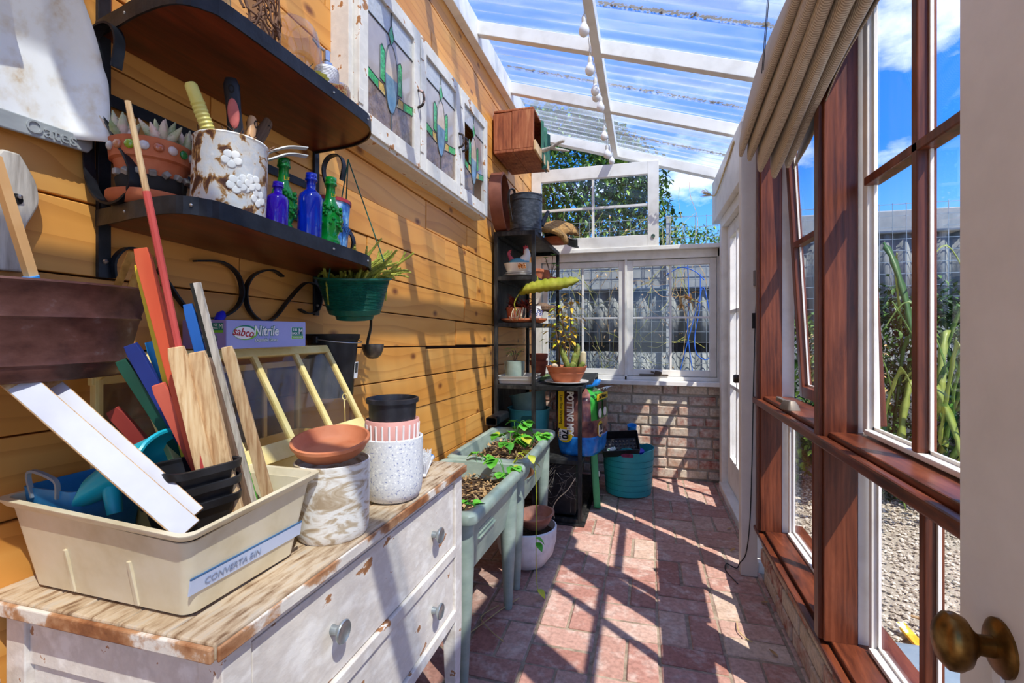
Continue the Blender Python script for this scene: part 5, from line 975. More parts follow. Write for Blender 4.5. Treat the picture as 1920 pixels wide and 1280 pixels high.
# shelf three: sage mug pot, trays, nested terracotta pots
Z3 = .8605
for k, lab in enumerate(('lower white plastic drip tray on the rack shelf', 'upper white plastic drip tray under the sage green pot')):
    solo('drip_tray', lab, 'tray', MB().rlathe([(.012, 0), (.008, .002), (.002, .026), (-.004, .027), (-.004, .031), (.003, .031), (.012, .005), (.014, .004)], .235, .27, .012), pm('off_white_plastic_%d' % k, '#d8d2c6', rough=.4), (-.822, 3.165, Z3+.022*k), smooth=True)
t = thing('sage_pot', 'sage green mug-shaped pot with a small gnarled plant', 'pot', (-.842, 3.10, Z3+.028))
obj('pot', MB().lathe([(0, 0), (.056, 0), (.06, .004), (.06, .118), (.057, .119), (.055, .01), (0, .008)], 36), SAGE, t, smooth=True)
for s_ in (-1, 1): obj('ear', MB().box(s_*.062-.004, s_*.062+.004, -.014, .014, .06, .118), SAGE, t, bevel=.003)
obj('soil', MB().lathe([(0, .112), (.055, .108), (0, .09)], 20), SOIL, t)
rr = random.Random(41)
for k in range(9):
    a = rr.uniform(0, 6.28); r = rr.uniform(.02, .075); obj('stem', MB().tube(smoothpath([(0, 0, .11), (r*.5*math.cos(a), r*.5*math.sin(a), .17+rr.uniform(0, .02)), (r*math.cos(a), r*math.sin(a), .13+rr.uniform(0, .06))], 4), .002, 5), BRNW, t)
for k in range(40):
    a = rr.uniform(0, 6.28); r = rr.uniform(.01, .05); obj('leaf', MB().leaf((r*math.cos(a), r*math.sin(a), .155+rr.uniform(0, .05)), (math.cos(a), math.sin(a), .4), .03, .011, .3, n=3), STRAW2 if k % 2 else STRAW, t)
for k, lab in enumerate(('lower of two nested terracotta pots behind the sage pot', 'upper of two nested terracotta pots behind the sage pot')):
    solo('terracotta_pot', lab, 'pot', MB().lathe([(0, 0), (.045, 0), (.056, .075), (.064, .075), (.066, .105), (.06, .105), (.042, .01), (0, .01)], 30), pm('deep_terracotta_%d' % k, ['#7a3826', '#a3553a'], 6, rough=.75), (-.735, 3.36, Z3+.03+.05*k), smooth=True)
solo('green_tray', 'pale green plastic tray under the nested terracotta pots', 'tray', MB().rlathe([(.01, 0), (.0, .028), (.004, .028), (.012, .006), (.016, .005)], .16, .2, .02), pm('pale_green_plastic', '#8fa870', rough=.45), (-.745, 3.40, Z3), smooth=True)
# table: clay bowl of cacti on a plate
solo('dinner_plate', 'white plate under the terracotta cactus bowl', 'plate', MB().lathe([(0, 0), (.07, 0), (.13, .014), (.145, .018), (.145, .022), (.12, .016), (.07, .004), (0, .004)], 36), pm('white_china', '#dcdad4', rough=.25), (-.505, 3.16, Z3-.001), smooth=True)
t = thing('cactus_bowl', 'terracotta bowl of cacti and leafy stems on the rack table', 'pot', (-.505, 3.16, Z3+.004))
obj('bowl', MB().lathe([(0, 0), (.078, 0), (.082, .006), (.12, .07), (.118, .074), (.122, .078), (.134, .112), (.128, .113), (.11, .07), (0, .02)], 44), pm('orange_clay', ['#bb6238', '#cd7a50'], 5, rough=.6), t, smooth=True); obj('soil', MB().lathe([(0, .10), (.125, .098), (0, .07)], 24), SOIL, t)
CAC = pm('cactus_green', ['#5a6a2c', '#7d8a3c', '#a89a58'], 40, rough=.7, bump=.4, bscale=90)
for (x, y, l_, dx, r, m_) in ((.045, -.03, .11, .015, .016, CAC), (.085, -.01, .05, .03, .016, CAC), (.055, .05, .17, .01, .019, CAC), (.02, -.03, .14, -.05, .018, CAC), (.095, .03, .12, .015, .02, pm('dry_cactus', ['#b8a680', '#d6c8a4'], 20, rough=.8)), (.03, -.06, .05, .03, .018, CAC)):
    P_ = smoothpath([(x, y, .09), (x+dx*.5, y, .09+l_*.5), (x+dx, y, .09+l_)], 4); n_ = len(P_)
    mb = MB(); o_ = []
    mb.tube(P_, [r*(.8+.35*math.sin(PI*i/(n_-1)))*(1 if i < n_-1 else .3) for i in range(n_)], 9)
    obj('cactus', mb, m_, t, smooth=True)
rr = random.Random(51)
for (x, y, hx, hy, hz) in ((-.01, .0, -.035, .0, .40), (.0, .02, .03, .02, .46), (-.05, .02, -.08, 0, .30)):
    pts = smoothpath([(x, y, .09), (x*.6+hx*.4+.01, y, .09+hz*.4), (hx, hy, .09+hz)], 5); obj('stem', MB().tube(pts, .005, 6), BRNW, t, smooth=True)
    for k in range(46):
        p = pts[rr.randint(5, len(pts)-1)]; a = rr.uniform(0, 6.28); r = rr.uniform(.01, .075); q_ = p+Vector((r*math.cos(a), r*math.sin(a), rr.uniform(-.03, .05)))
        obj('leaf', MB().leaf(q_, (math.cos(a), math.sin(a), rr.uniform(-.4, .5)), rr.uniform(.036, .060), rr.uniform(.018, .030), .4, n=3), pm('ochre_leaf', ['#b58a1c', '#d9b030', '#e8c848'], 12, rough=.5) if 'ochre_leaf' not in MATS else (MATS['ochre_leaf'] if rr.random() > .35 else STRAW2), t, smooth=2)
for k in range(8): obj('leaf', MB().leaf((-.08, -.02, .12), (math.cos(k*.8)*.6, math.sin(k*.8)*.6, .7), .05, .022, .3, n=3), STRAW2, t, smooth=2)
obj('snail_shell', MB().ball((-.065, -.075, .115), .02, 12, 8, (1.1, .9, .85)), pm('shell_cream', ['#d8b890', '#ecd8b8'], 20, rough=.5), t, smooth=2)
sg = thing('epiphyllum_leaf', 'long yellow-green wavy-edged leaf arching out from the rack shelf', 'plant', (-.78, 3.05, 1.275))
ax = smoothpath([(-.80, 3.06, 1.45), (-.72, 2.99, 1.475), (-.60, 2.95, 1.49), (-.48, 2.93, 1.50), (-.395, 2.93, 1.52)], 14); n_ = len(ax)
mb = MB(); top_ = []; bt_ = []
for i, p in enumerate(ax):
    w = (.004+.036*math.sin(PI*min(1, i/(n_-1)*1.0))**.55)*(.86+.22*abs(math.sin(i*.62))); top_.append(p+Vector((-.008, .012, w))); bt_.append(p+Vector((.010, -.016, -w)))
mb.loft([[a, a*.5+b*.5+Vector((0, -.003, -.002)), b, a*.5+b*.5+Vector((0, .001, -.002))] for a, b in zip(top_, bt_)])
EPI = pm('epiphyllum_green', ['#868c26', '#9ea034', '#b5b048'], 8, rough=.45)
obj('leaf', mb, EPI, sg, smooth=2, W=True); obj('leaf', MB().leaf((-.68, 3.05, 1.47), (.05, 0, 1), .09, .022, .1, up=(0, -1, 0), n=5), EPI, sg, smooth=2, W=True)
obj('stem', MB().tube(smoothpath([(-.80, 3.06, 1.29), (-.83, 3.05, 1.38), (-.80, 3.06, 1.45)], 4), .004, 6), EPI, sg, smooth=True, W=True)
# under the table
GTL = pm('grey_teal_plastic', ['#5f8580', '#7d9f99'], 5, rough=.45); TL2 = pm('tub_teal', ['#3a9699', '#52adb0'], 5, rough=.42)
def tub(nm, lab, loc, r, h, mat, rot=(0, 0, 0), sy=1):
    t = thing(nm, lab, 'tub', loc); t.rotation_euler = rot
    obj('tub', MB().lathe([(0, 0), (r*.82, 0), (r*.85, .008), (r*.97, h), (r*1.03, h), (r*1.03, h+.006), (r*.95, h+.006), (r*.82, .012), (0, .01)], 40, sy=sy), mat, t, smooth=True)
    return t
t = tub('flexible_tub', 'small turquoise tub with cut-out handles on the rack', (-.775, 3.24, .405), .145, .27, TL2)
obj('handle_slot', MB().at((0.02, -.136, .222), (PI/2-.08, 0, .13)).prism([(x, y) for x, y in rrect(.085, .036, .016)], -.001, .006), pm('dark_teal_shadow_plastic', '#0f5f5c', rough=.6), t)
tub('flexible_tub', 'grey-green tub tilted inside the turquoise one', (-.765, 3.27, .60), .128, .17, GTL, (-.12, -.2, 0))
t = thing('downpipe', 'short black rectangular downpipe offcut against the board wall', 'pipe', (-.91, 2.95, .653))
obj('pipe', MB().loft([[(x, -.14, z) for x, z in rrect(.07, .052, .012)], [(x, .14, z) for x, z in rrect(.07, .052, .012)], [(x, .14, z) for x, z in rrect(.06, .042, .01)], [(x, -.12, z) for x, z in rrect(.06, .042, .01)]], cap=False).loft([[(x, -.14, z) for x, z in rrect(.07, .052, .012)], [(x, -.14, z) for x, z in rrect(.058, .04, .01)], [(x, -.125, z) for x, z in rrect(.058, .04, .01)]], cap=False), BLKPL, t, smooth=True)
# potting mix bag
bg_ = thing('potting_mix_bag', 'full printed plastic bag of potting mix on the lower rack shelf', 'bag', (-.415, 3.30, .4005)); bg_.rotation_euler = (0, 0, -.22)
BH = .425; W_, D_ = .27, .40
def bagsec(t, k=0):
    w = W_/2*(.93+.13*math.sin(PI*min(t*1.1, 1)))*(1 if t < .9 else 1-.5*(t-.9)/.1); d = D_/2*(.90+.12*math.sin(PI*t))*(1 if t < .86 else 1-.55*(t-.86)/.14)
    o = []
    for i in range(40):
        a = 2*PI*i/40; c, s_ = math.cos(a), math.sin(a); e_ = .55; x = w*math.copysign(abs(c)**e_, c); y = d*math.copysign(abs(s_)**e_, s_); q_ = .006*mnoise.noise((x*14, y*14, t*9)); o.append((x+q_*c, y+q_*s_, t*BH))
    return o
BLB = pm('bag_blue', ['#0f5fb0', '#1f80d6', '#3f9ae6'], 8, rough=.22, bump=.2, bscale=18); BRB = pm('bag_earth_print', ['#3d2430', '#5e3a3e', '#8a5a50', '#a87866'], 14, rough=.25, bump=.15, bscale=16); GNB = pm('bag_green', ['#2f8f34', '#48b048'], 6, rough=.22, bump=.15, bscale=16)
ts = [i/24 for i in range(25)]
for nm, mt, a, b in (('blue_base', BLB, 0, 7), ('earth_print', BRB, 7, 13)): obj(nm, MB().loft([bagsec(ts[i]) for i in range(a, b+1)], cap=(a == 0)), mt, bg_, smooth=2)
# upper print: dark on the near face, green towards the room
def half(i0, i1, sel):
    m = MB()
    R = [bagsec(ts[i]) for i in range(i0, i1+1)]
    idx = [i for i in range(40) if sel(i)]
    return m.loft([[r[i] for i in idx] for r in R], cap=False, closed=False)
obj('earth_print', half(13, 24, lambda i: i >= 20 and i <= 35), BRB, bg_, smooth=2); m_ = MB(); R = [bagsec(ts[i]) for i in range(13, 25)]; idx = list(range(35, 40))+list(range(0, 21)); m_.loft([[r[i] for i in idx] for r in R], cap=False, closed=False); obj('green_print', m_, GNB, bg_, smooth=2)
obj('folded_top', MB().loft([bagsec(1.0), [(x*.35+.105, y*.45-.04, BH+.025) for x, y, z in bagsec(1.0)], [(x*.25+.12, y*.35-.04, BH+.06) for x, y, z in bagsec(1.0)]]), BLB, bg_, smooth=2)
for k in range(5): obj('torn_flap', MB().leaf((.115+.006*k, -.12+.05*k, BH-.015), (.6, -.3+.2*k, .8), .06, .035, .5, n=4), pm('flap_white', '#e8ecec', rough=.3) if 'flap_white' not in MATS else MATS['flap_white'], bg_, smooth=2)
yf = -D_/2*1.03; RF = (PI/2, 0, 0); VT = (PI/2, PI/2, 0)
WP2 = pm('bag_white_print', '#f0eee8', rough=.4); YP2 = pm('bag_yellow_print', '#e8c81c', rough=.4); BP2 = pm('bag_black_print', '#15151a', rough=.4)
text(bg_, 'print_title', 'POTTING MIX', .062, WP2, (-.012, yf-.004, .275), VT, ext=.001, bold=.0025, sx=.72)
obj('yellow_strip', MB().box(-.092, -.052, yf-.004, yf, .175, .415), YP2, bg_); text(bg_, 'strip_lettering', 'Less flow Watering', .028, BP2, (-.072, yf-.006, .295), VT, ext=.0008, sx=.85)
def roundel(nm, M, wd_=.055):
    obj(nm, MB().at(*M).lathe([(0, 0), (wd_, 0), (wd_*.95, .002), (0, .002)], 24), YP2, bg_)
obj('roundel', MB().at((-.045, yf-.002, .135), RF).lathe([(0, 0), (.05, 0), (.05, .002), (0, .002)], 24), YP2, bg_); obj('roundel_panel', MB().at((-.058, yf-.0055, .135), RF).prism(rrect(.06, .07, .01), 0, .001), WP2, bg_)
text(bg_, 'litres_number', '70', .06, BP2, (-.046, yf-.009, .138), VT, ext=.001, bold=.002); text(bg_, 'litres_word', 'LITRES', .022, BP2, (-.080, yf-.009, .138), VT, ext=.001)
xr_ = W_/2*1.045; RS = (PI/2, 0, PI/2)
obj('roundel', MB().at((xr_-.001, -.06, .165), RS).lathe([(0, 0), (.052, 0), (.052, .003), (0, .003)], 24), YP2, bg_); obj('roundel_panel', MB().at((xr_+.003, -.06, .16), RS).prism(rrect(.08, .07, .01), 0, .0015), WP2, bg_)
text(bg_, 'litres_number', '70', .062, BP2, (xr_+.006, -.06, .175), RS, ext=.001, bold=.002); text(bg_, 'litres_word', 'LITRES', .022, BP2, (xr_+.006, -.06, .138), RS, ext=.001)
obj('yellow_banner', MB().box(xr_, xr_+.004, -.13, .09, .355, .395), YP2, bg_); text(bg_, 'banner_lettering', 'Soil Wetter', .036, BP2, (xr_+.006, -.02, .375), RS, ext=.001, sx=.9)
for y in (-.075, .03):
    obj('claim_panel', MB().box(xr_, xr_+.003, y-.04, y+.04, .235, .345), BP2, bg_, bevel=.001); obj('claim_drop', MB().at((xr_+.003, y, .27), RS).lathe([(0, 0), (.03, 0), (.03, .002), (0, .002)], 20), WP2, bg_)
# black crates with cobwebs, green case lid, tub
t = thing('black_crate', 'black plastic crate full of cobwebs under the rack table', 'crate', (-.55, 3.20, .0365))
obj('crate', MB().rlathe([(.01, 0), (.004, .006), (0, .33), (.006, .33), (.012, .012), (.02, .01)], .245, .30, .012), BLKPL, t, smooth=True)
for z in (.24, .30): obj('crate_rail', MB().box(-.124, .124, -.156, -.149, z, z+.02), BLKPL, t, bevel=.002)
cw = MB(); rr = random.Random(77)
for k in range(46):
    a = Vector((rr.uniform(-.12, .12), -.165-rr.uniform(0, .02), rr.uniform(.12, .34))); b = a+Vector((rr.uniform(-.10, .10), rr.uniform(-.01, .01), rr.uniform(-.12, .06))); cw.tube(smoothpath([a, (a+b)/2+Vector((0, 0, -.012)), b], 3), .0007, 3)
o = obj('cobweb', cw, pm('cobweb_silk', '#a39c90', rough=.9), t); o['kind'] = 'stuff'
t = thing('dry_vine', 'dry curled vine stem hanging on the black crate', 'stem', (-.50, 3.02, .04)); obj('stem', MB().tube(smoothpath([(-.42, 3.0-.02, .30), (-.47, 2.98, .22), (-.53, 2.98, .16), (-.56, 2.98, .10), (-.55, 2.975, .04)], 5), .003, 6), ROOT, t, smooth=True, W=True)
t = thing('green_case_lid', 'green plastic case lid standing beside the rack', 'lid', (-.335, 3.33, 0)); t.rotation_euler = (0, -.06, .15)
GCL = pm('leaf_green_plastic', ['#3fa868', '#57bd7c'], 4, rough=.4)
obj('panel', MB().prism(rrect(.30, .43, .03), -.008, .0, 'x').at(), GCL, t, loc=(0, .12, .218))
fr_o = rrect(.33, .43, .035); fr_i = rrect(.26, .36, .02)
obj('rim', MB().loft([[(0, y+.12, z+.218) for y, z in fr_o], [(.035, y+.12, z+.218) for y, z in fr_o], [(.035, y+.12, z+.218) for y, z in fr_i], [(0.0, y+.12, z+.218) for y, z in fr_i]], cap=False), GCL, t, bevel=.002)
for z in (.13, .30): obj('rib', MB().box(0, .02, -.01, .25, z, z+.012), GCL, t, bevel=.002)
obj('latch', MB().box(.034, .044, -.03, -.01, .22, .255), pm('latch_cream', '#e4dccb', rough=.4), t, bevel=.003)
t = thing('flexible_tub', 'big turquoise flexible tub of garden odds against the brick wall', 'tub', (-.13, 3.735, 0))
r0, r1_, h_ = .165, .187, .335
def tubz(a, lo=False): d = min(abs(((a+PI/2+PI) % (2*PI))-PI), abs(((a-PI/2+PI) % (2*PI))-PI)); return .03*math.exp(-(d/.32)**2)-.022*math.exp(-((d-.52)/.16)**2)
rings = []
for (f, z, top) in ((0, 0, 0), (.9, 0, 0), (1, .008, 0), (1.06, .12, 0), (1.105, .24, 0), (1.13, h_, 1), (1.155, h_+.002, 1), (1.155, h_+.008, 1), (1.12, h_+.008, 1), (1.09, .24, 0), (1.0, .02, 0), (0, .014, 0)):
    rings.append([(max(f, .001)*r0*math.cos(2*PI*i/64), max(f, .001)*r0*math.sin(2*PI*i/64), z+(tubz(2*PI*i/64) if top else 0)) for i in range(64)])
obj('tub', MB().loft(rings), TEAL, t, smooth=True)
for k in range(6): zz = .05+.043*k; rr0 = r0*(1+.115*zz/.24)+.0005; obj('groove', MB().tube([(rr0*math.cos(2*PI*i/48), rr0*math.sin(2*PI*i/48), zz) for i in range(49)], .0012, 4), pm('groove_teal', '#1f7478', rough=.6) if 'groove_teal' not in MATS else MATS['groove_teal'], t)
obj('handle_slot', MB().at((0, -.1865, h_-.018), (PI/2-.1, 0, 0)).prism(rrect(.085, .026, .012), -.002, .004), pm('slot_maroon', ['#5a1530', '#8a2048', '#12306a'], 30, rough=.6), t)
t = thing('seed_tray', 'black plastic seed tray propped on the turquoise tub', 'tray', (-.185, 3.635, .352)); t.rotation_euler = (.62, -.08, .12)
obj('tray', MB().rlathe([(.012, 0), (.008, .002), (0, .075), (.004, .075), (.014, .006), (.016, .005)], .27, .19, .012), BLKPL, t, smooth=True)
lt_ = MB(); rr = random.Random(19)
for i in range(9):
    for j in range(4): lt_.rock((-.10+.026*i, -.05+.033*j, .012), .009, rr, (1, 1, 1.6))
o = obj('spent_compost', lt_, pm('spent_compost', ['#4a3f36', '#8a7c70', '#b5a79c'], 60, rough=.95), t); o['kind'] = 'stuff'
obj('plant_label', MB().at((-.07, -.045, .028), (.1, .1, .5)).prism([(-.045, -.018), (.045, -.012), (.04, .016), (-.02, .02)], 0, .0015), pm('plant_label_print', ['#2f8a4a', '#d8e0cc', '#e8e8e0'], 50, rough=.4, pos=[.4, .5, .6]), t)
t = thing('blue_jug', 'bright blue plastic jug inside the turquoise tub', 'jug', (-.055, 3.755, .16)); t.rotation_euler = (.30, .05, 0); BPL = pm('bright_blue_plastic', ['#1f8fe0', '#4ab0ee'], 5, rough=.3)
obj('jug', MB().lathe([(0, 0), (.06, 0), (.066, .02), (.068, .11), (.055, .14), (.035, .15), (.033, .16), (0, .16)], 30), BPL, t, smooth=True); obj('cap', MB().lathe([(0, .15), (.034, .15), (.034, .172), (0, .174)], 24), pm('royal_blue_cap', '#0c22b8', rough=.3), t, smooth=True)
solo('plastic_cup', 'sky blue plastic cup behind the seed tray', 'cup', MB().lathe([(0, 0), (.028, 0), (.036, .09), (.033, .09), (.025, .006), (0, .005)], 24), BPL, (-.105, 3.84, .40), (.3, 0, 0), smooth=True)
for k, (x, c) in enumerate(((-.20, '#6b1426'), (-.13, '#c8387a'), (-.09, '#1d4a8a'), (-.16, '#8a1f3a'))): solo('plastic_toy', ['dark red', 'pink', 'navy', 'crimson'][k]+' plastic odd piece inside the turquoise tub', 'odd piece', MB().tube(smoothpath([(-.03, 0, 0), (0, .02, .03), (.03, -.01, .05)], 3), [.02, .024, .022, .02, .018, .012, .006], 8), pm('toy_%d' % k, c, rough=.4), (x, 3.72+.02*k, .20), smooth=True)
# ================================================================ STAINED GLASS CABINET
cb = thing('leadlight_cabinet', 'white chipped wall cabinet with three leadlight doors', 'cabinet', (-.975, 2.0, 1.85))
CX0, CX1 = -.974, -.905; CY0, CY1, CZ0, CZ1 = 1.335, 2.672, 1.850, 2.425
def C_(nm, *b, mat=CHIPW, par=None, bev=.002): return obj(nm, MB().box(*b), mat, par or cb, bevel=bev, W=True)
C_('side', CX0, CX1, CY0, CY0+.022, CZ0, CZ1); C_('side', CX0, CX1, CY1-.022, CY1, CZ0, CZ1); C_('top', CX0, CX1, CY0+.022, CY1-.022, CZ1-.022, CZ1); C_('bottom', CX0, CX1+.012, CY0+.022, CY1-.022, CZ0, CZ0+.022)
C_('face_stile', CX1-.018, CX1, CY0+.022, CY0+.05, CZ0+.022, CZ1-.022)
def tglass(name, cols, sc, bump=.0, pos=None, tr=.15): return pm(name, cols, sc, rough=.16, bump=bump, bscale=55, pos=pos, coat=.5)
MAUV = tglass('mauve_glass', ['#a49a94', '#b5aaa4'], 5); FROS = tglass('frosted_glass', ['#b0b2b2', '#c6c8c8'], 90, .3); GRG = tglass('green_textured_glass', ['#0c7a34', '#1fa850', '#5fd088'], 120, .6); YLG = tglass('amber_textured_glass', ['#b8902c', '#e0bc58'], 90, .5)
BRG = pm('brown_hammered_glass', ['#5f4a3a', '#7d6552', '#9a8470'], 30, rough=.2, bump=1, bscale=28, coat=.5); TANG = tglass('tan_glass', ['#b59a80', '#cdb8a2', '#a8927c'], 14); BLUG = tglass('blue_swirl_glass', ['#3a5f78', '#5f88a0', '#8aa8b8'], 18); LEAD = pm('lead_came', ['#4a4f50', '#6c7172'], 20, rough=.4, metal=.7)
doors = [(1.36, 1.793), (1.80, 2.233), (2.24, 2.655)]
for di, (ya, yb) in enumerate(doors):
    x0, x1 = -.905, -.883; za, zc = 1.862, 2.412; st = .052
    d = C_('door', x0, x1, ya, ya+st, za, zc); 
    C_('stile', x0, x1, yb-st, yb, za, zc, par=d); C_('rail', x0, x1, ya+st, yb-st, zc-.055, zc, par=d); C_('rail', x0, x1, ya+st, yb-st, za, za+.062, par=d)
    gy0, gy1, gz0, gz1 = ya+st, yb-st, za+.062, zc-.055; gw, gh_ = gy1-gy0, gz1-gz0
    U = lambda u, v: (gy0+gw*u, gz0+gh_*v)
    def piece(nm, pl, mat, dx=0, th=.003): obj(nm, MB().prism([U(*p) for p in pl], -.895-.0015+dx, -.895-.0015+dx+th, 'x'), mat, d, W=True)
    def came(pl, close=False, r=.0028):
        P_ = [(-.8925, *U(*p)) for p in pl]
        if close: P_.append(P_[0])
        obj('lead', MB().tube(P_, r, 5), LEAD, d, W=True)
    band = lambda u: .30-.10*abs(u-.5)*0
    if di != 2: piece('mauve_pane', [(0, .30), (.5, .25), (.5, .80), (0, .80)], MAUV)
    piece('mauve_pane', [(.5, .25), (1, .30), (1, .80), (.5, .80)], MAUV)
    piece('frosted_pane', [(0, .80), (.5, .80), (.5, 1), (0, 1)], FROS); piece('frosted_pane', [(.5, .80), (1, .80), (1, 1), (.5, 1)], FROS)
    piece('brown_pane', [(0, 0), (.5, 0), (.5, .25), (0, .30)], BRG)
    if di != 2: piece('brown_pane', [(.5, 0), (1, 0), (1, .30), (.5, .25)], BRG)
    ov = [(.5+.135*math.cos(t), .46+.27*math.sin(t)*(1 if math.sin(t) > 0 else 1.12)) for t in [2*PI*i/28 for i in range(28)]]
    up = [(.635, .46)]+[p for p in ov if p[1] > .461]+[(.365, .46)]; lo = [(.365, .46)]+[p for p in ov if p[1] < .459]+[(.635, .46)]
    piece('tan_pane', up, TANG, .001, .004); piece('blue_pane', lo, BLUG, .001, .004)
    for s_, v0, v1 in ((-1, .36, .66), (1, .36, .66)):
        pl = [(.5+s_*.135, v0), (.5+s_*.235, v0+.01), (.5+s_*.235, v1-.03), (.5+s_*.20, v1), (.5+s_*.135, v1-.04)]; piece('green_pane', pl, GRG, .001, .0035); came(pl, True, .0022)
    for s_ in (-1, 1):
        pl = [(.5+s_*.5, .30), (.5+s_*.27, .272), (.5+s_*.27, .345), (.5+s_*.5, .375)]; piece('green_pane', pl, GRG, .001, .0035); came(pl, True, .0022)
        pl = [(.5+s_*.27, .272), (.5+s_*.125, .255), (.5+s_*.16, .345), (.5+s_*.27, .345)]; piece('amber_pane', pl, YLG, .001, .0035); came(pl, True, .0022)
    pl = [(.5, .725), (.56, .80), (.5, .90), (.44, .80)]; piece('green_pane', pl, GRG, .0012, .0035); came(pl, True, .0022)
    came(ov, True); came([(0, .80), (.44, .80)]); came([(.56, .80), (1, .80)]); came([(.5, .90), (.5, 1)]); came([(.5, 0), (.5, .16)])
    for z in (za+.07, zc-.10): obj('hinge', MB().box(-.884, -.8795, (ya if di else ya)-.006, ya+.02, z, z+.05), CHIPW, d, bevel=.002, W=True)
    yh = yb-.022 if di < 2 else ya+.022
    obj('pull_handle', MB().tube(smoothpath([(-.883, yh, 2.10), (-.862, yh, 2.11), (-.856, yh, 2.135), (-.862, yh, 2.16), (-.883, yh, 2.17)], 4), .0055, 8), pm('flaking_pull', ['#2a2422', '#4a3c38', '#c9a8a0'], 60, pos=[.4, .55, .62], rough=.5) if 'flaking_pull' not in MATS else MATS['flaking_pull'], d, smooth=True, W=True)
# nest box
nb = thing('nest_box', 'weathered timber nest box fixed high on the board wall', 'box', (-.82, 3.22, 2.36))
def NB(nm, *b, mat=BOXW): return obj(nm, MB().box(*b), mat, nb, bevel=.003, W=True)
NB('side_board', -.955, -.835, 3.0, 3.018, 2.375, 2.615); NB('side_board', -.833, -.69, 3.0, 3.018, 2.375, 2.62); NB('side_board', -.955, -.69, 3.42, 3.438, 2.375, 2.62)
NB('floor_board', -.955, -.825, 3.0, 3.44, 2.357, 2.375); NB('floor_board', -.823, -.69, 3.0, 3.44, 2.357, 2.375); NB('roof_board', -.955, -.69, 3.0, 3.44, 2.62, 2.635); NB('lip_board', -.69, -.675, 2.995, 3.45, 2.357, 2.42, mat=TANW)
obj('bracket', MB().box(-.70, -.69, 3.33, 3.43, 2.350, 2.357), BLACKM, nb, W=True)
NB('back_board', -.965, -.955, 3.02, 3.42, 2.375, 2.62)
obj('cloth', MB().slab(lambda u, v: (-.682+.012*math.sin(u*14), 3.18+.26*u, 2.62-.26*v*(1+.15*math.sin(u*5))), 22, 10, .003), pm('faded_green_cloth', ['#2f5e4c', '#457a66'], 9, rough=.9), nb, smooth=2, W=True)
obj('perch', MB().tube(smoothpath([(-.69, 3.20, 2.42), (-.62, 3.19, 2.43), (-.55, 3.17, 2.455), (-.52, 3.16, 2.455)], 3), [.018, .017, .015, .013, .012, .012, .011, .011, .011, .010], 8).tube(smoothpath([(-.62, 3.19, 2.43), (-.56, 3.22, 2.425), (-.50, 3.25, 2.42)], 3), [.012, .011, .01, .01, .009, .008, .006], 7), GREYW, nb, smooth=True, W=True)
# string lights
sl = thing('string_lights', 'string of white globe bulbs hung along the purlin', 'string lights', (-.25, 2.8, 2.4))
bl = [(2.026, 2.456), (2.245, 2.405), (2.487, 2.427), (2.54, 2.42), (2.786, 2.474), (3.04, 2.409), (3.251, 2.371), (3.40, 2.42), (3.715, 2.486)]
BULB = pm('opal_bulb', '#f4f2ee', rough=.25, coat=.4); SOCK = pm('socket_ivory', '#d8d4ca', rough=.4)
P_ = [(-.252, 1.3, 2.66)]
for y, z in bl: P_ += [(-.25, y-.02, z+.10), (-.25, y, z+.062), (-.25, y+.02, z+.10)]
obj('cord', MB().tube(smoothpath(P_+[(-.25, 4.1, 2.60)], 3), .0016, 5), pm('clear_cord', '#cfcdc6', rough=.4), sl, W=True)
for y, z in bl:
    b = obj('bulb', MB().at((-.25, y, z)).lathe([(0, -.024), (.010, -.0225), (.019, -.014), (.0225, 0), (.020, .012), (.013, .024), (.0095, .034), (0, .035)], 20), BULB, sl, smooth=True, W=True)
    obj('socket', MB().at((-.25, y, z)).lathe([(0, .033), (.010, .033), (.0105, .055), (.006, .066), (0, .066)], 14), SOCK, b, smooth=True, W=True)
# roman blind
def weave():
    m, nt, b = nodes('beige_weave'); tc = nt.nodes.new('ShaderNodeTexCoord'); w = nt.nodes.new('ShaderNodeTexWave'); w.bands_direction = 'Y'; w.inputs['Scale'].default_value = 46; w.inputs['Distortion'].default_value = .3; nt.links.new(tc.outputs['Object'], w.inputs['Vector'])
    r = ramp(nt, w.outputs['Fac'], ['#9c8d7b', '#c2b4a0', '#d2c6b2'], [.1, .5, .9]); nt.links.new(r.outputs[0], b.inputs['Base Color']); b.inputs['Roughness'].default_value = .95; bumpn(nt, b, w.outputs['Fac'], .4, .002); return m
WEAVE = weave()
bd = thing('roman_blind', 'beige woven roman blind bunched up above the side windows', 'blind', (.45, 1.5, 2.2))
for k, (xf, zf, r) in enumerate(((.350, 1.875, .017), (.378, 1.838, .018), (.413, 1.80, .021), (.457, 1.772, .022), (.499, 1.785, .020))):
    rings = []
    for j in range(15):
        t = j/14; y = 2.02-.012*k-1.15*t; zt = 2.235; zb_ = min(zf+.26*(2.0-y)+.010*math.sin(5*t+k*1.7), 2.19); x = xf+.012*math.sin(4*t+k)*t+(.455+.018*(k-2)-xf)*t*.4
        ring_ = []
        for i in range(20):
            a = 2*PI*i/20; hh = (zt-zb_)/2; q_ = (1-math.cos(a))/2; ww = 1.15*r*(.35+.65*(1-q_)**.8)*(1 if 0 < j < 14 else .75)
            zz = zb_+(zt-zb_)*q_**1.5; zz = zz if q_ > .02 else zb_
            ring_.append((x+(.47-x)*q_**2*.55+ww*math.sin(a), y, zz))
        rings.append(ring_)
    obj('fold', MB().loft(rings), WEAVE, bd, smooth=True, W=True)
obj('loose_flap', MB().slab(lambda u, v: (.525+.035*math.sin(PI*v)*(1-.6*u)+.01*math.sin(9*u), 2.0-.9*u, 2.2-(.40-.24*u)*v), 18, 10, .003), WEAVE, bd, smooth=2, W=True)
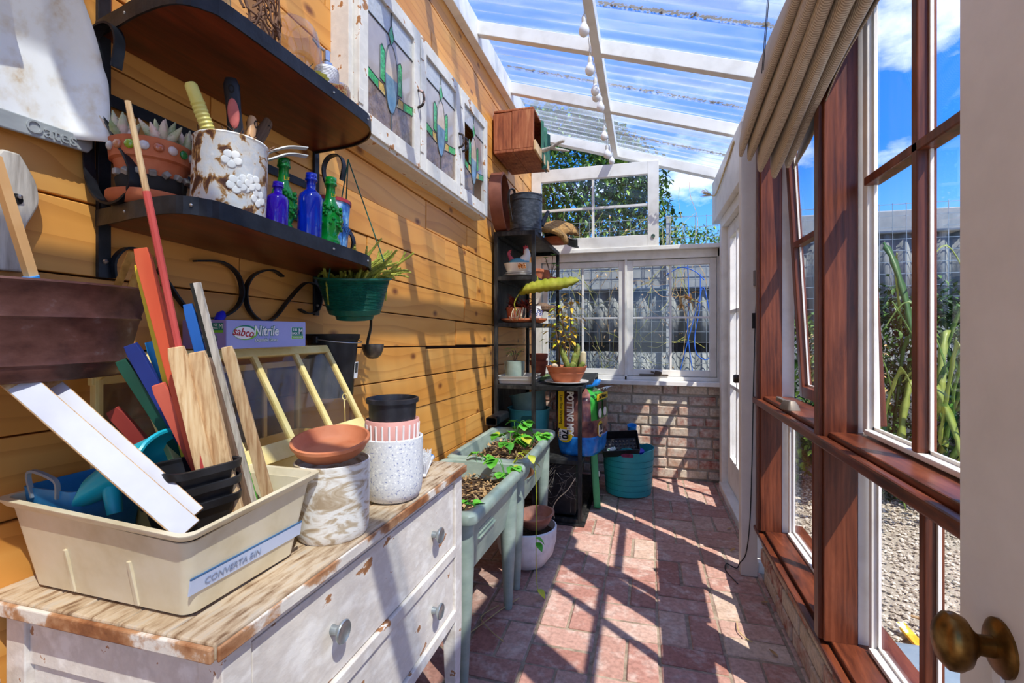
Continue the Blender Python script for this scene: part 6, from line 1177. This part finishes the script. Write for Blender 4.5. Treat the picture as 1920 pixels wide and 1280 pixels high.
obj('head_batten', MB().box(.44, .497, .85, 2.05, 2.235, 2.268), WHITE, bd, W=True)
for dy in (0, .02): obj('draw_cord', MB().tube([(.36, 1.62+dy, 2.235), (.345, 1.63+dy, 2.0)], .0013, 5), pm('cord_black', '#1a1a1a', rough=.6) if 'cord_black' not in MATS else MATS['cord_black'], bd, W=True)
# small fittings on the right
t = thing('window_winder', 'grey cast window winder on the dark middle rail', 'latch', (.535, 2.09, .9005)); WND = pm('grey_cast_metal', ['#6a6258', '#857c70'], 10, rough=.5, metal=.4)
obj('base', MB().at((0, 0, 0), (0, 0, .3)).loft([[(x, y, 0) for x, y in rrect(.05, .075, .012)], [(x*.8, y*.8, .02) for x, y in rrect(.05, .075, .012)], [(x*.5, y*.55, .034) for x, y in rrect(.05, .075, .012)]]), WND, t, smooth=True)
obj('crank_handle', MB().at((-.01, .04, .024), (.25, .1, .5)).loft([[(x, y, -.008) for x, y in rrect(.022, .07, .008)], [(x, y, .008) for x, y in rrect(.024, .075, .008)]]), WND, t, bevel=.003)
t = thing('wall_cable', 'thin black cable with two small switches down the cream board', 'cable', (.52, 2.60, 1.2)); CB_ = MATS['cord_black']
obj('cable', MB().tube(smoothpath([(.521, 2.594, 1.46), (.518, 2.594, 1.35), (.512, 2.594, 1.2), (.505, 2.594, .9), (.500, 2.594, .6), (.497, 2.594, .5), (.495, 2.592, .42), (.488, 2.59, .26), (.47, 2.58, .12), (.445, 2.60, .06), (.44, 2.66, .006), (.40, 2.70, .005), (.385, 2.62, .005), (.42, 2.50, .005)], 5), .0025, 6), CB_, t, smooth=True, W=True)
for z, x in ((1.465, .512), (1.257, .507)): obj('switch', MB().box(x-.008, x+.012, 2.583, 2.598, z-.04, z+.035), pm('switch_grey', '#8d8880', rough=.4) if z > 1.3 else CB_, t, bevel=.002, W=True)
t = thing('frayed_rope', 'frayed pale rope end tied to the white eaves beam', 'rope', (.515, 3.95, 2.2)); ROPE = pm('pale_rope', ['#c9b07c', '#e2cfa0'], 40, rough=.9)
obj('rope', MB().tube(smoothpath([(.515, 3.2, 2.36), (.512, 3.5, 2.30), (.508, 3.9, 2.24), (.50, 4.05, 2.26)], 5), .006, 7), ROPE, t, smooth=True, W=True)
mb = MB(); rr = random.Random(9)
for k in range(40): mb.tube([(.50, 4.05, 2.26), (.50-rr.uniform(.05, .09), 4.05+rr.uniform(-.02, .02), 2.26+rr.uniform(.0, .06))], .0012, 4)
o = obj('frayed_end', mb, ROPE, t, W=True); o['kind'] = 'stuff'
# litter on the roof sheets and on the floor
DEB = pm('leaf_debris', ['#5e4a36', '#86704f', '#a08a68'], 60, rough=.95)
for lab, yy, x0, x1 in (('ridge of brown leaf litter lying on the roof sheet, nearest the viewer', 2.325, -.22, .56), ('ridge of brown leaf litter lying on the middle roof sheet', 3.15, -.9, .60), ('ridge of brown leaf litter on the farthest roof sheet', 3.94, -.22, .62)):
    mb = MB(); rr = random.Random(int(yy*100)); yv = round((yy/.0875-.75))*.0875+.0656
    for k in range(380): x = rr.uniform(x0, x1); mb.rock((x, yv+rr.gauss(0, .007), zb(x)+.0985+rr.uniform(0, .007)), rr.uniform(.003, .008), rr, (1.4, 1, .6))
    o = solo('leaf_litter', lab, 'debris', mb, DEB); o['kind'] = 'stuff'
rr = random.Random(23)
for k, (x, y, lab) in enumerate(((.50, 3.72, 'curled brown leaf by the door threshold near the brick wall'), (.47, 3.18, 'curled brown leaf on the floor beside the door threshold'), (.49, 2.36, 'brown leaf below the far dark window post'), (.44, 2.86, 'brown leaf beside the black cable on the floor'), (-.12, 2.50, 'pale leaf lying in the middle of the paving'), (.47, 1.98, 'brown leaf at the foot of the low brick wall'))):
    a = rr.uniform(0, 6.28); solo('dry_leaf', lab, 'leaf', MB().leaf((0, 0, .003), (math.cos(a), math.sin(a), .1), .035, .018, -.3, n=4, fold=.4), MATS['dry_leaf'], (x, y, .001), smooth=2)
for lab, pts in (('long pale straw from the planter leg across the paving', [(-.55, 2.10, .006), (-.60, 1.98, .012), (-.66, 1.84, .006), (-.70, 1.76, .006)]), ('bent straw lying beside the near planter leg', [(-.62, 2.02, .006), (-.66, 1.9, .018), (-.60, 1.84, .008), (-.53, 1.79, .006)]), ('curved straw lying near the low brick wall', [(.36, 2.17, .006), (.355, 2.10, .01), (.375, 2.06, .007), (.395, 2.045, .006)])):
    solo('straw', lab, 'straw', MB().tube(smoothpath(pts, 4), .0022, 5), STR)
# ================================================================ OUTSIDE
GRAV = pm('gravel_bed', ['#7f7564', '#a89e8c', '#c0b6a4'], 120, rough=.95, bump=.6, bscale=120, rand=False)
gd = struct('ground', MB().box(-9, 14, -9, 16, -.12, -.045), GRAV)
mb = MB(); rr = random.Random(1)
for k in range(22000):
    u = rr.random(); y = .2+4.5*rr.random(); x = .76+2.6*u**1.3; r = rr.uniform(.0065, .0125); mb.rock((x, y, -.041+rr.uniform(0, .010)), r, rr, (1.1, 1.1, .7))
o = solo('gravel', 'pale crushed stone gravel covering the yard outside the windows', 'gravel', mb, pm('gravel_stone', ['#7a6f60', '#a89c8a', '#c6bba8', '#d8cfbe'], 45, detail=0, rough=.9, rand=False)); o['kind'] = 'stuff'
WIRE = pm('galvanised_wire', ['#8d9698', '#a9b2b4'], 10, rough=.4, metal=.7)
fe = thing('mesh_fence', 'galvanised weldmesh fence panel behind the greenhouse', 'fence', (1.0, 4.9, -.05))
vm = mesh_of(MB().box(-.0022, .0022, -.0022, .0022, 0, 2.36), 'wire'); vm.materials.append(WIRE); hm = mesh_of(MB().box(-2.25, 2.25, -.0022, .0022, -.0022, .0022), 'wire'); hm.materials.append(WIRE)
for i in range(46): o = obj('wire', vm, None, fe); o.location = (-2.25+.1*i, 0, 0)
for i in range(24): o = obj('wire', hm, None, fe); o.location = (0, .005, .05+.1*i)
solo('fence_post', 'grey square fence post beyond the far gable', 'post', MB().box(-.022, .022, -.022, .022, 0, 2.36).box(-.026, .026, -.026, .026, 2.36, 2.375), pm('grey_post', '#9da3a6', rough=.5), (.21, 4.95, -.05))
# neighbouring corrugated fences with flat capping; the mesh stands close in front and throws wavy shadows on them
FIB = pm('weathered_fibre_cement', ['#646a6b', '#7c8282', '#8f9492'], 4, (1, 1, .4), rough=.85); FLSH = pm('grey_flashing', ['#848c90', '#989fa2'], 5, rough=.6); DRKW = pm('dark_backing', ['#24282a', '#3a3f40'], 4, rough=.9)
def corr_fence(lab, x0, x1, y, ztop, fas, rows):
    t = thing('corrugated_fence', lab, 'fence', ((x0+x1)/2, y+.1, -.05))
    obj('backing', MB().box(x0, x1, y+.10, y+.16, -.05, ztop-.06), DRKW, t, W=True)
    obj('capping', MB().loft([[(x0, y-.02, ztop), (x1, y-.02, ztop), (x1, y+.2, ztop+.02), (x0, y+.2, ztop+.02)], [(x0, y-.02, ztop-fas), (x1, y-.02, ztop-fas), (x1, y+.2, ztop-fas), (x0, y+.2, ztop-fas)]]), FLSH, t, bevel=.008, W=True)
    for za, zc in rows:
        xa = x0
        while xa < x1-.05:
            xb = min(xa+.98, x1); n = int((xb-xa)/.0125)
            def F(u, v): x = xa+(xb-xa)*u; return (x, y+.045+.024*math.sin(2*PI*x/.14), za+(zc-za)*v)
            obj('sheet', MB().slab(F, n, 1, .007), FIB, t, smooth=2, W=True); xa = xb-.02
    return t
corr_fence('grey corrugated fence with pale capping behind the far window', -3.2, 1.05, 5.0, 2.02, .40, [(1.63, 1.10), (1.0, -.05)])
corr_fence('taller grey corrugated fence beyond the yard to the right', 1.08, 5.5, 5.02, 2.27, .20, [(2.08, 1.36), (1.28, -.05)])
# trees
BARK = pm('bark', ['#4a3a2c', '#6b5846'], 14, rough=.95)
def tree(nm, lab, loc, crown, n, ls, mats, seed, trunk=True):
    t = thing(nm, lab, 'tree' if trunk else 'shrub', loc); rr = random.Random(seed); (cx_, cy_, cz_), (rx, ry, rz_) = crown
    mbs = [MB() for _ in mats]
    for k in range(n):
        a = rr.uniform(0, 6.28); c = rr.uniform(-1, 1); q_ = rr.uniform(.45, 1)**.5*(1+.22*mnoise.noise((math.cos(a)*2.2, math.sin(a)*2.2, c*2.2+seed))); s_ = math.sqrt(1-c*c)
        p = (cx_+rx*q_*s_*math.cos(a), cy_+ry*q_*s_*math.sin(a), cz_+rz_*q_*c)
        mbs[rr.randrange(len(mats))].leaf(p, (rr.uniform(-1, 1), rr.uniform(-1, 1), rr.uniform(-.8, .6)), ls*rr.uniform(.7, 1.4), ls*rr.uniform(.4, .7), .3, n=2)
    for m_, mt in zip(mbs, mats): o = obj('foliage', m_, mt, t); o['kind'] = 'stuff'
    if trunk:
        obj('trunk', MB().tube(smoothpath([(0, 0, 0), (.1, .05, cz_*.5), (cx_, cy_, cz_)], 4), [.16, .15, .14, .13, .12, .11, .10, .08, .05], 10), BARK, t, smooth=True)
        for k in range(7): a = k*.9; obj('branch', MB().tube(smoothpath([(cx_*.6, cy_*.6, cz_*.6), (cx_+rx*.4*math.cos(a), cy_+ry*.4*math.sin(a), cz_), (cx_+rx*.75*math.cos(a), cy_+ry*.75*math.sin(a), cz_+rz_*.3)], 3), [.06, .055, .05, .04, .03, .02, .012], 7), BARK, t, smooth=True)
    return t
LF1 = pm('leaf_mid_green', ['#33521f', '#4d722c', '#6f9440'], 6, rough=.5); LF2 = pm('leaf_dark_green', ['#1f3418', '#2f4c22', '#40622c'], 6, rough=.5); LF3 = pm('leaf_light_green', ['#6f8f34', '#93b04c'], 6, rough=.5)
tree('leafy_tree', 'big leafy tree behind the far gable', (-1.35, 8.0, -.05), ((-.05, 0, 3.3), (1.75, 1.3, 1.75)), 24000, .095, [LF1, LF2, LF2, LF3], 3)
tree('leafy_tree', 'small leafy tree low behind the fence right of the gable', (.75, 9.0, -.05), ((0, 0, 2.55), (.75, .6, .55)), 2200, .07, [LF1, LF3], 8)
# vine on the mesh behind the far window
vi = thing('climbing_vine', 'dry yellow-green vine tangled on the mesh behind the far window', 'vine', (-.2, 4.75, -.05)); rr = random.Random(62)
VY = pm('vine_yellow_green', ['#8f9a3a', '#b3b458', '#c9b070'], 10, rough=.7); VT_ = pm('vine_tan', ['#a8834e', '#c9a572', '#d9bf90'], 10, rough=.8)
for k in range(90):
    x = rr.uniform(-1.05, .45)-.0; z = rr.uniform(.75, 2.1); y = rr.uniform(4.62, 4.88); pts = [Vector((x, y, z))]; a = rr.uniform(0, 6.28)
    for q_ in range(4): a += rr.uniform(-.7, .7); pts.append(pts[-1]+Vector((.09*math.cos(a), rr.uniform(-.02, .02), .13*math.sin(a))))
    obj('tendril', MB().tube(smoothpath(pts, 3), .0028, 4), VY if k % 3 else VT_, vi, W=True)
lm = MB()
for k in range(260): lm.leaf((rr.uniform(-1.1, .3), rr.uniform(4.62, 4.88), rr.uniform(.75, 2.35)), (rr.uniform(-1, 1), -.3, rr.uniform(-1, 1)), rr.uniform(.02, .04), .018, .3, n=2)
o = obj('small_leaves', lm, VT_, vi, W=True); o['kind'] = 'stuff'
for k in range(16): a = rr.uniform(0, 6.28); obj('dead_leaf', MB().leaf((.34+rr.uniform(-.05, .07), 4.62, 1.50+rr.uniform(-.06, .05)), (math.cos(a), -.2, math.sin(a)-.2), .075, .04, .5, n=4, fold=.5), VT_, vi, smooth=2, W=True)
bc = thing('blue_twine', 'tangled bright blue twine hanging behind the right far casement', 'twine', (.4, 4.62, .8)); BTW = pm('blue_rope', '#2a66c8', rough=.6)
for k, pts in enumerate(([(.18, 1.72), (.3, 1.78), (.42, 1.74), (.5, 1.66)], [(.36, 1.8), (.37, 1.5), (.36, 1.2), (.40, .85)], [(.47, 1.72), (.46, 1.4), (.42, 1.15), (.44, 1.0), (.52, .95), (.58, 1.02)], [(.30, .85), (.36, 1.1), (.45, 1.45), (.5, 1.6), (.56, 1.3), (.60, 1.15)])):
    obj('strand', MB().tube(smoothpath([(x, 4.60+.02*k, z) for x, z in pts], 6), .0045, 6), BTW, bc, smooth=True, W=True)
# garden outside the side windows: night-blooming cactus, shrubs
STP = [pm('strap_cactus_%d' % i, c, 6, rough=.45) for i, c in enumerate((['#48652a', '#627f34', '#7f9440'], ['#32552a', '#486f32'], ['#76863a', '#96a048']))]
cs = thing('strap_cactus', 'tall yellow-green strap-stemmed cactus outside the side window', 'cactus', (1.85, 3.75, -.05)); rr = random.Random(88)
for k in range(46):
    x = rr.uniform(-.42, .55); y = rr.uniform(-.35, .45); l_ = rr.uniform(.5, 1.05); z0 = rr.uniform(.15, 1.15); a = rr.uniform(0, 6.28); cv = rr.uniform(-.5, 1.0)
    pts = smoothpath([(x, y, z0), (x+.10*math.cos(a), y+.1*math.sin(a), z0+l_*.4), (x+.26*math.cos(a), y+.2*math.sin(a), z0+l_*(.72-.25*cv*.4)), (x+(.36+.1*cv)*math.cos(a), y+.3*math.sin(a), z0+l_*(.88-.75*max(cv, 0)))], 5); n_ = len(pts)
    pts = [Vector((p.x, p.y, min(p.z, 1.93))) for p in pts]
    wv = Vector((math.sin(a)*.6+.5, -math.cos(a)*.6, .25)).normalized(); mb = MB(); rg = []
    for i, p in enumerate(pts):
        w = .022*(1+.25*math.sin(i*2.1))*(1 if i < n_-2 else .5); tv = (pts[min(i+1, n_-1)]-pts[max(i-1, 0)]).normalized(); nv = tv.cross(wv).normalized()*.004; rg.append([p+wv*w, p+nv, p-wv*w, p-nv])
    mb.loft(rg); obj('stem', mb, STP[k % 3 if k % 5 else 0], cs, smooth=2)
tree('garden_shrub', 'dense dark shrub behind the strap cactus', (1.95, 4.25, -.05), ((0, 0, .75), (.75, .35, .85)), 9000, .05, [LF2, LF1, LF2], 5, False)
tree('garden_shrub', 'leafy shrub outside the open top-hung window', (1.15, 4.4, -.05), ((0, 0, .75), (.42, .25, .70)), 2600, .06, [LF1, LF3, LF2], 6, False)
tree('garden_shrub', 'brownish twiggy shrub left of the strap cactus', (1.42, 4.1, -.05), ((0, 0, .85), (.26, .3, .75)), 1500, .04, [LF1, VT_, VY], 7, False)
tree('garden_shrub', 'bushy shrub further right beyond the strap cactus', (2.95, 4.0, -.05), ((0, 0, .85), (.7, .45, .95)), 4500, .06, [LF2, LF1], 9, False)
t = thing('storage_box', 'grey-blue plastic box lid on the gravel below the windows', 'box', (1.0, 1.86, -.045)); SLB = pm('slate_blue_plastic', ['#7f909c', '#94a4ae'], 5, rough=.45)
obj('base', MB().rlathe([(.02, 0), (.01, .10), (.0, .10), (.02, .005)], .46, .42, .03), SLB, t, smooth=True); obj('lid', MB().rlathe([(.0, .09), (-.008, .092), (-.008, .112), (.02, .125), (.05, .128)], .46, .42, .035), SLB, t, smooth=True)
solo('seed_packet', 'orange and white packet lying on the gravel', 'packet', MB().prism(rrect(.055, .10, .004), 0, .008), pm('packet_print', ['#e8a020', '#f0c040', '#f4f0e8'], 18, pos=[.4, .5, .56], rough=.4), (1.02, 2.30, -.02), (.5, .2, .6))
solo('bamboo_cane', 'thin bamboo cane leaning outside the near side window', 'cane', MB().tube([(0, 0, 0), (.35, -.45, .12)], .006, 7), TANW, (1.08, 2.42, .0), smooth=True)
solo('marker_stake', 'short white stake standing in the garden bed', 'stake', MB().box(-.015, .015, -.004, .004, 0, .62).prism([(-.015, .62), (.015, .62), (0, .645)], -.004, .004, 'y'), WHITE, (1.93, 3.55, -.05))
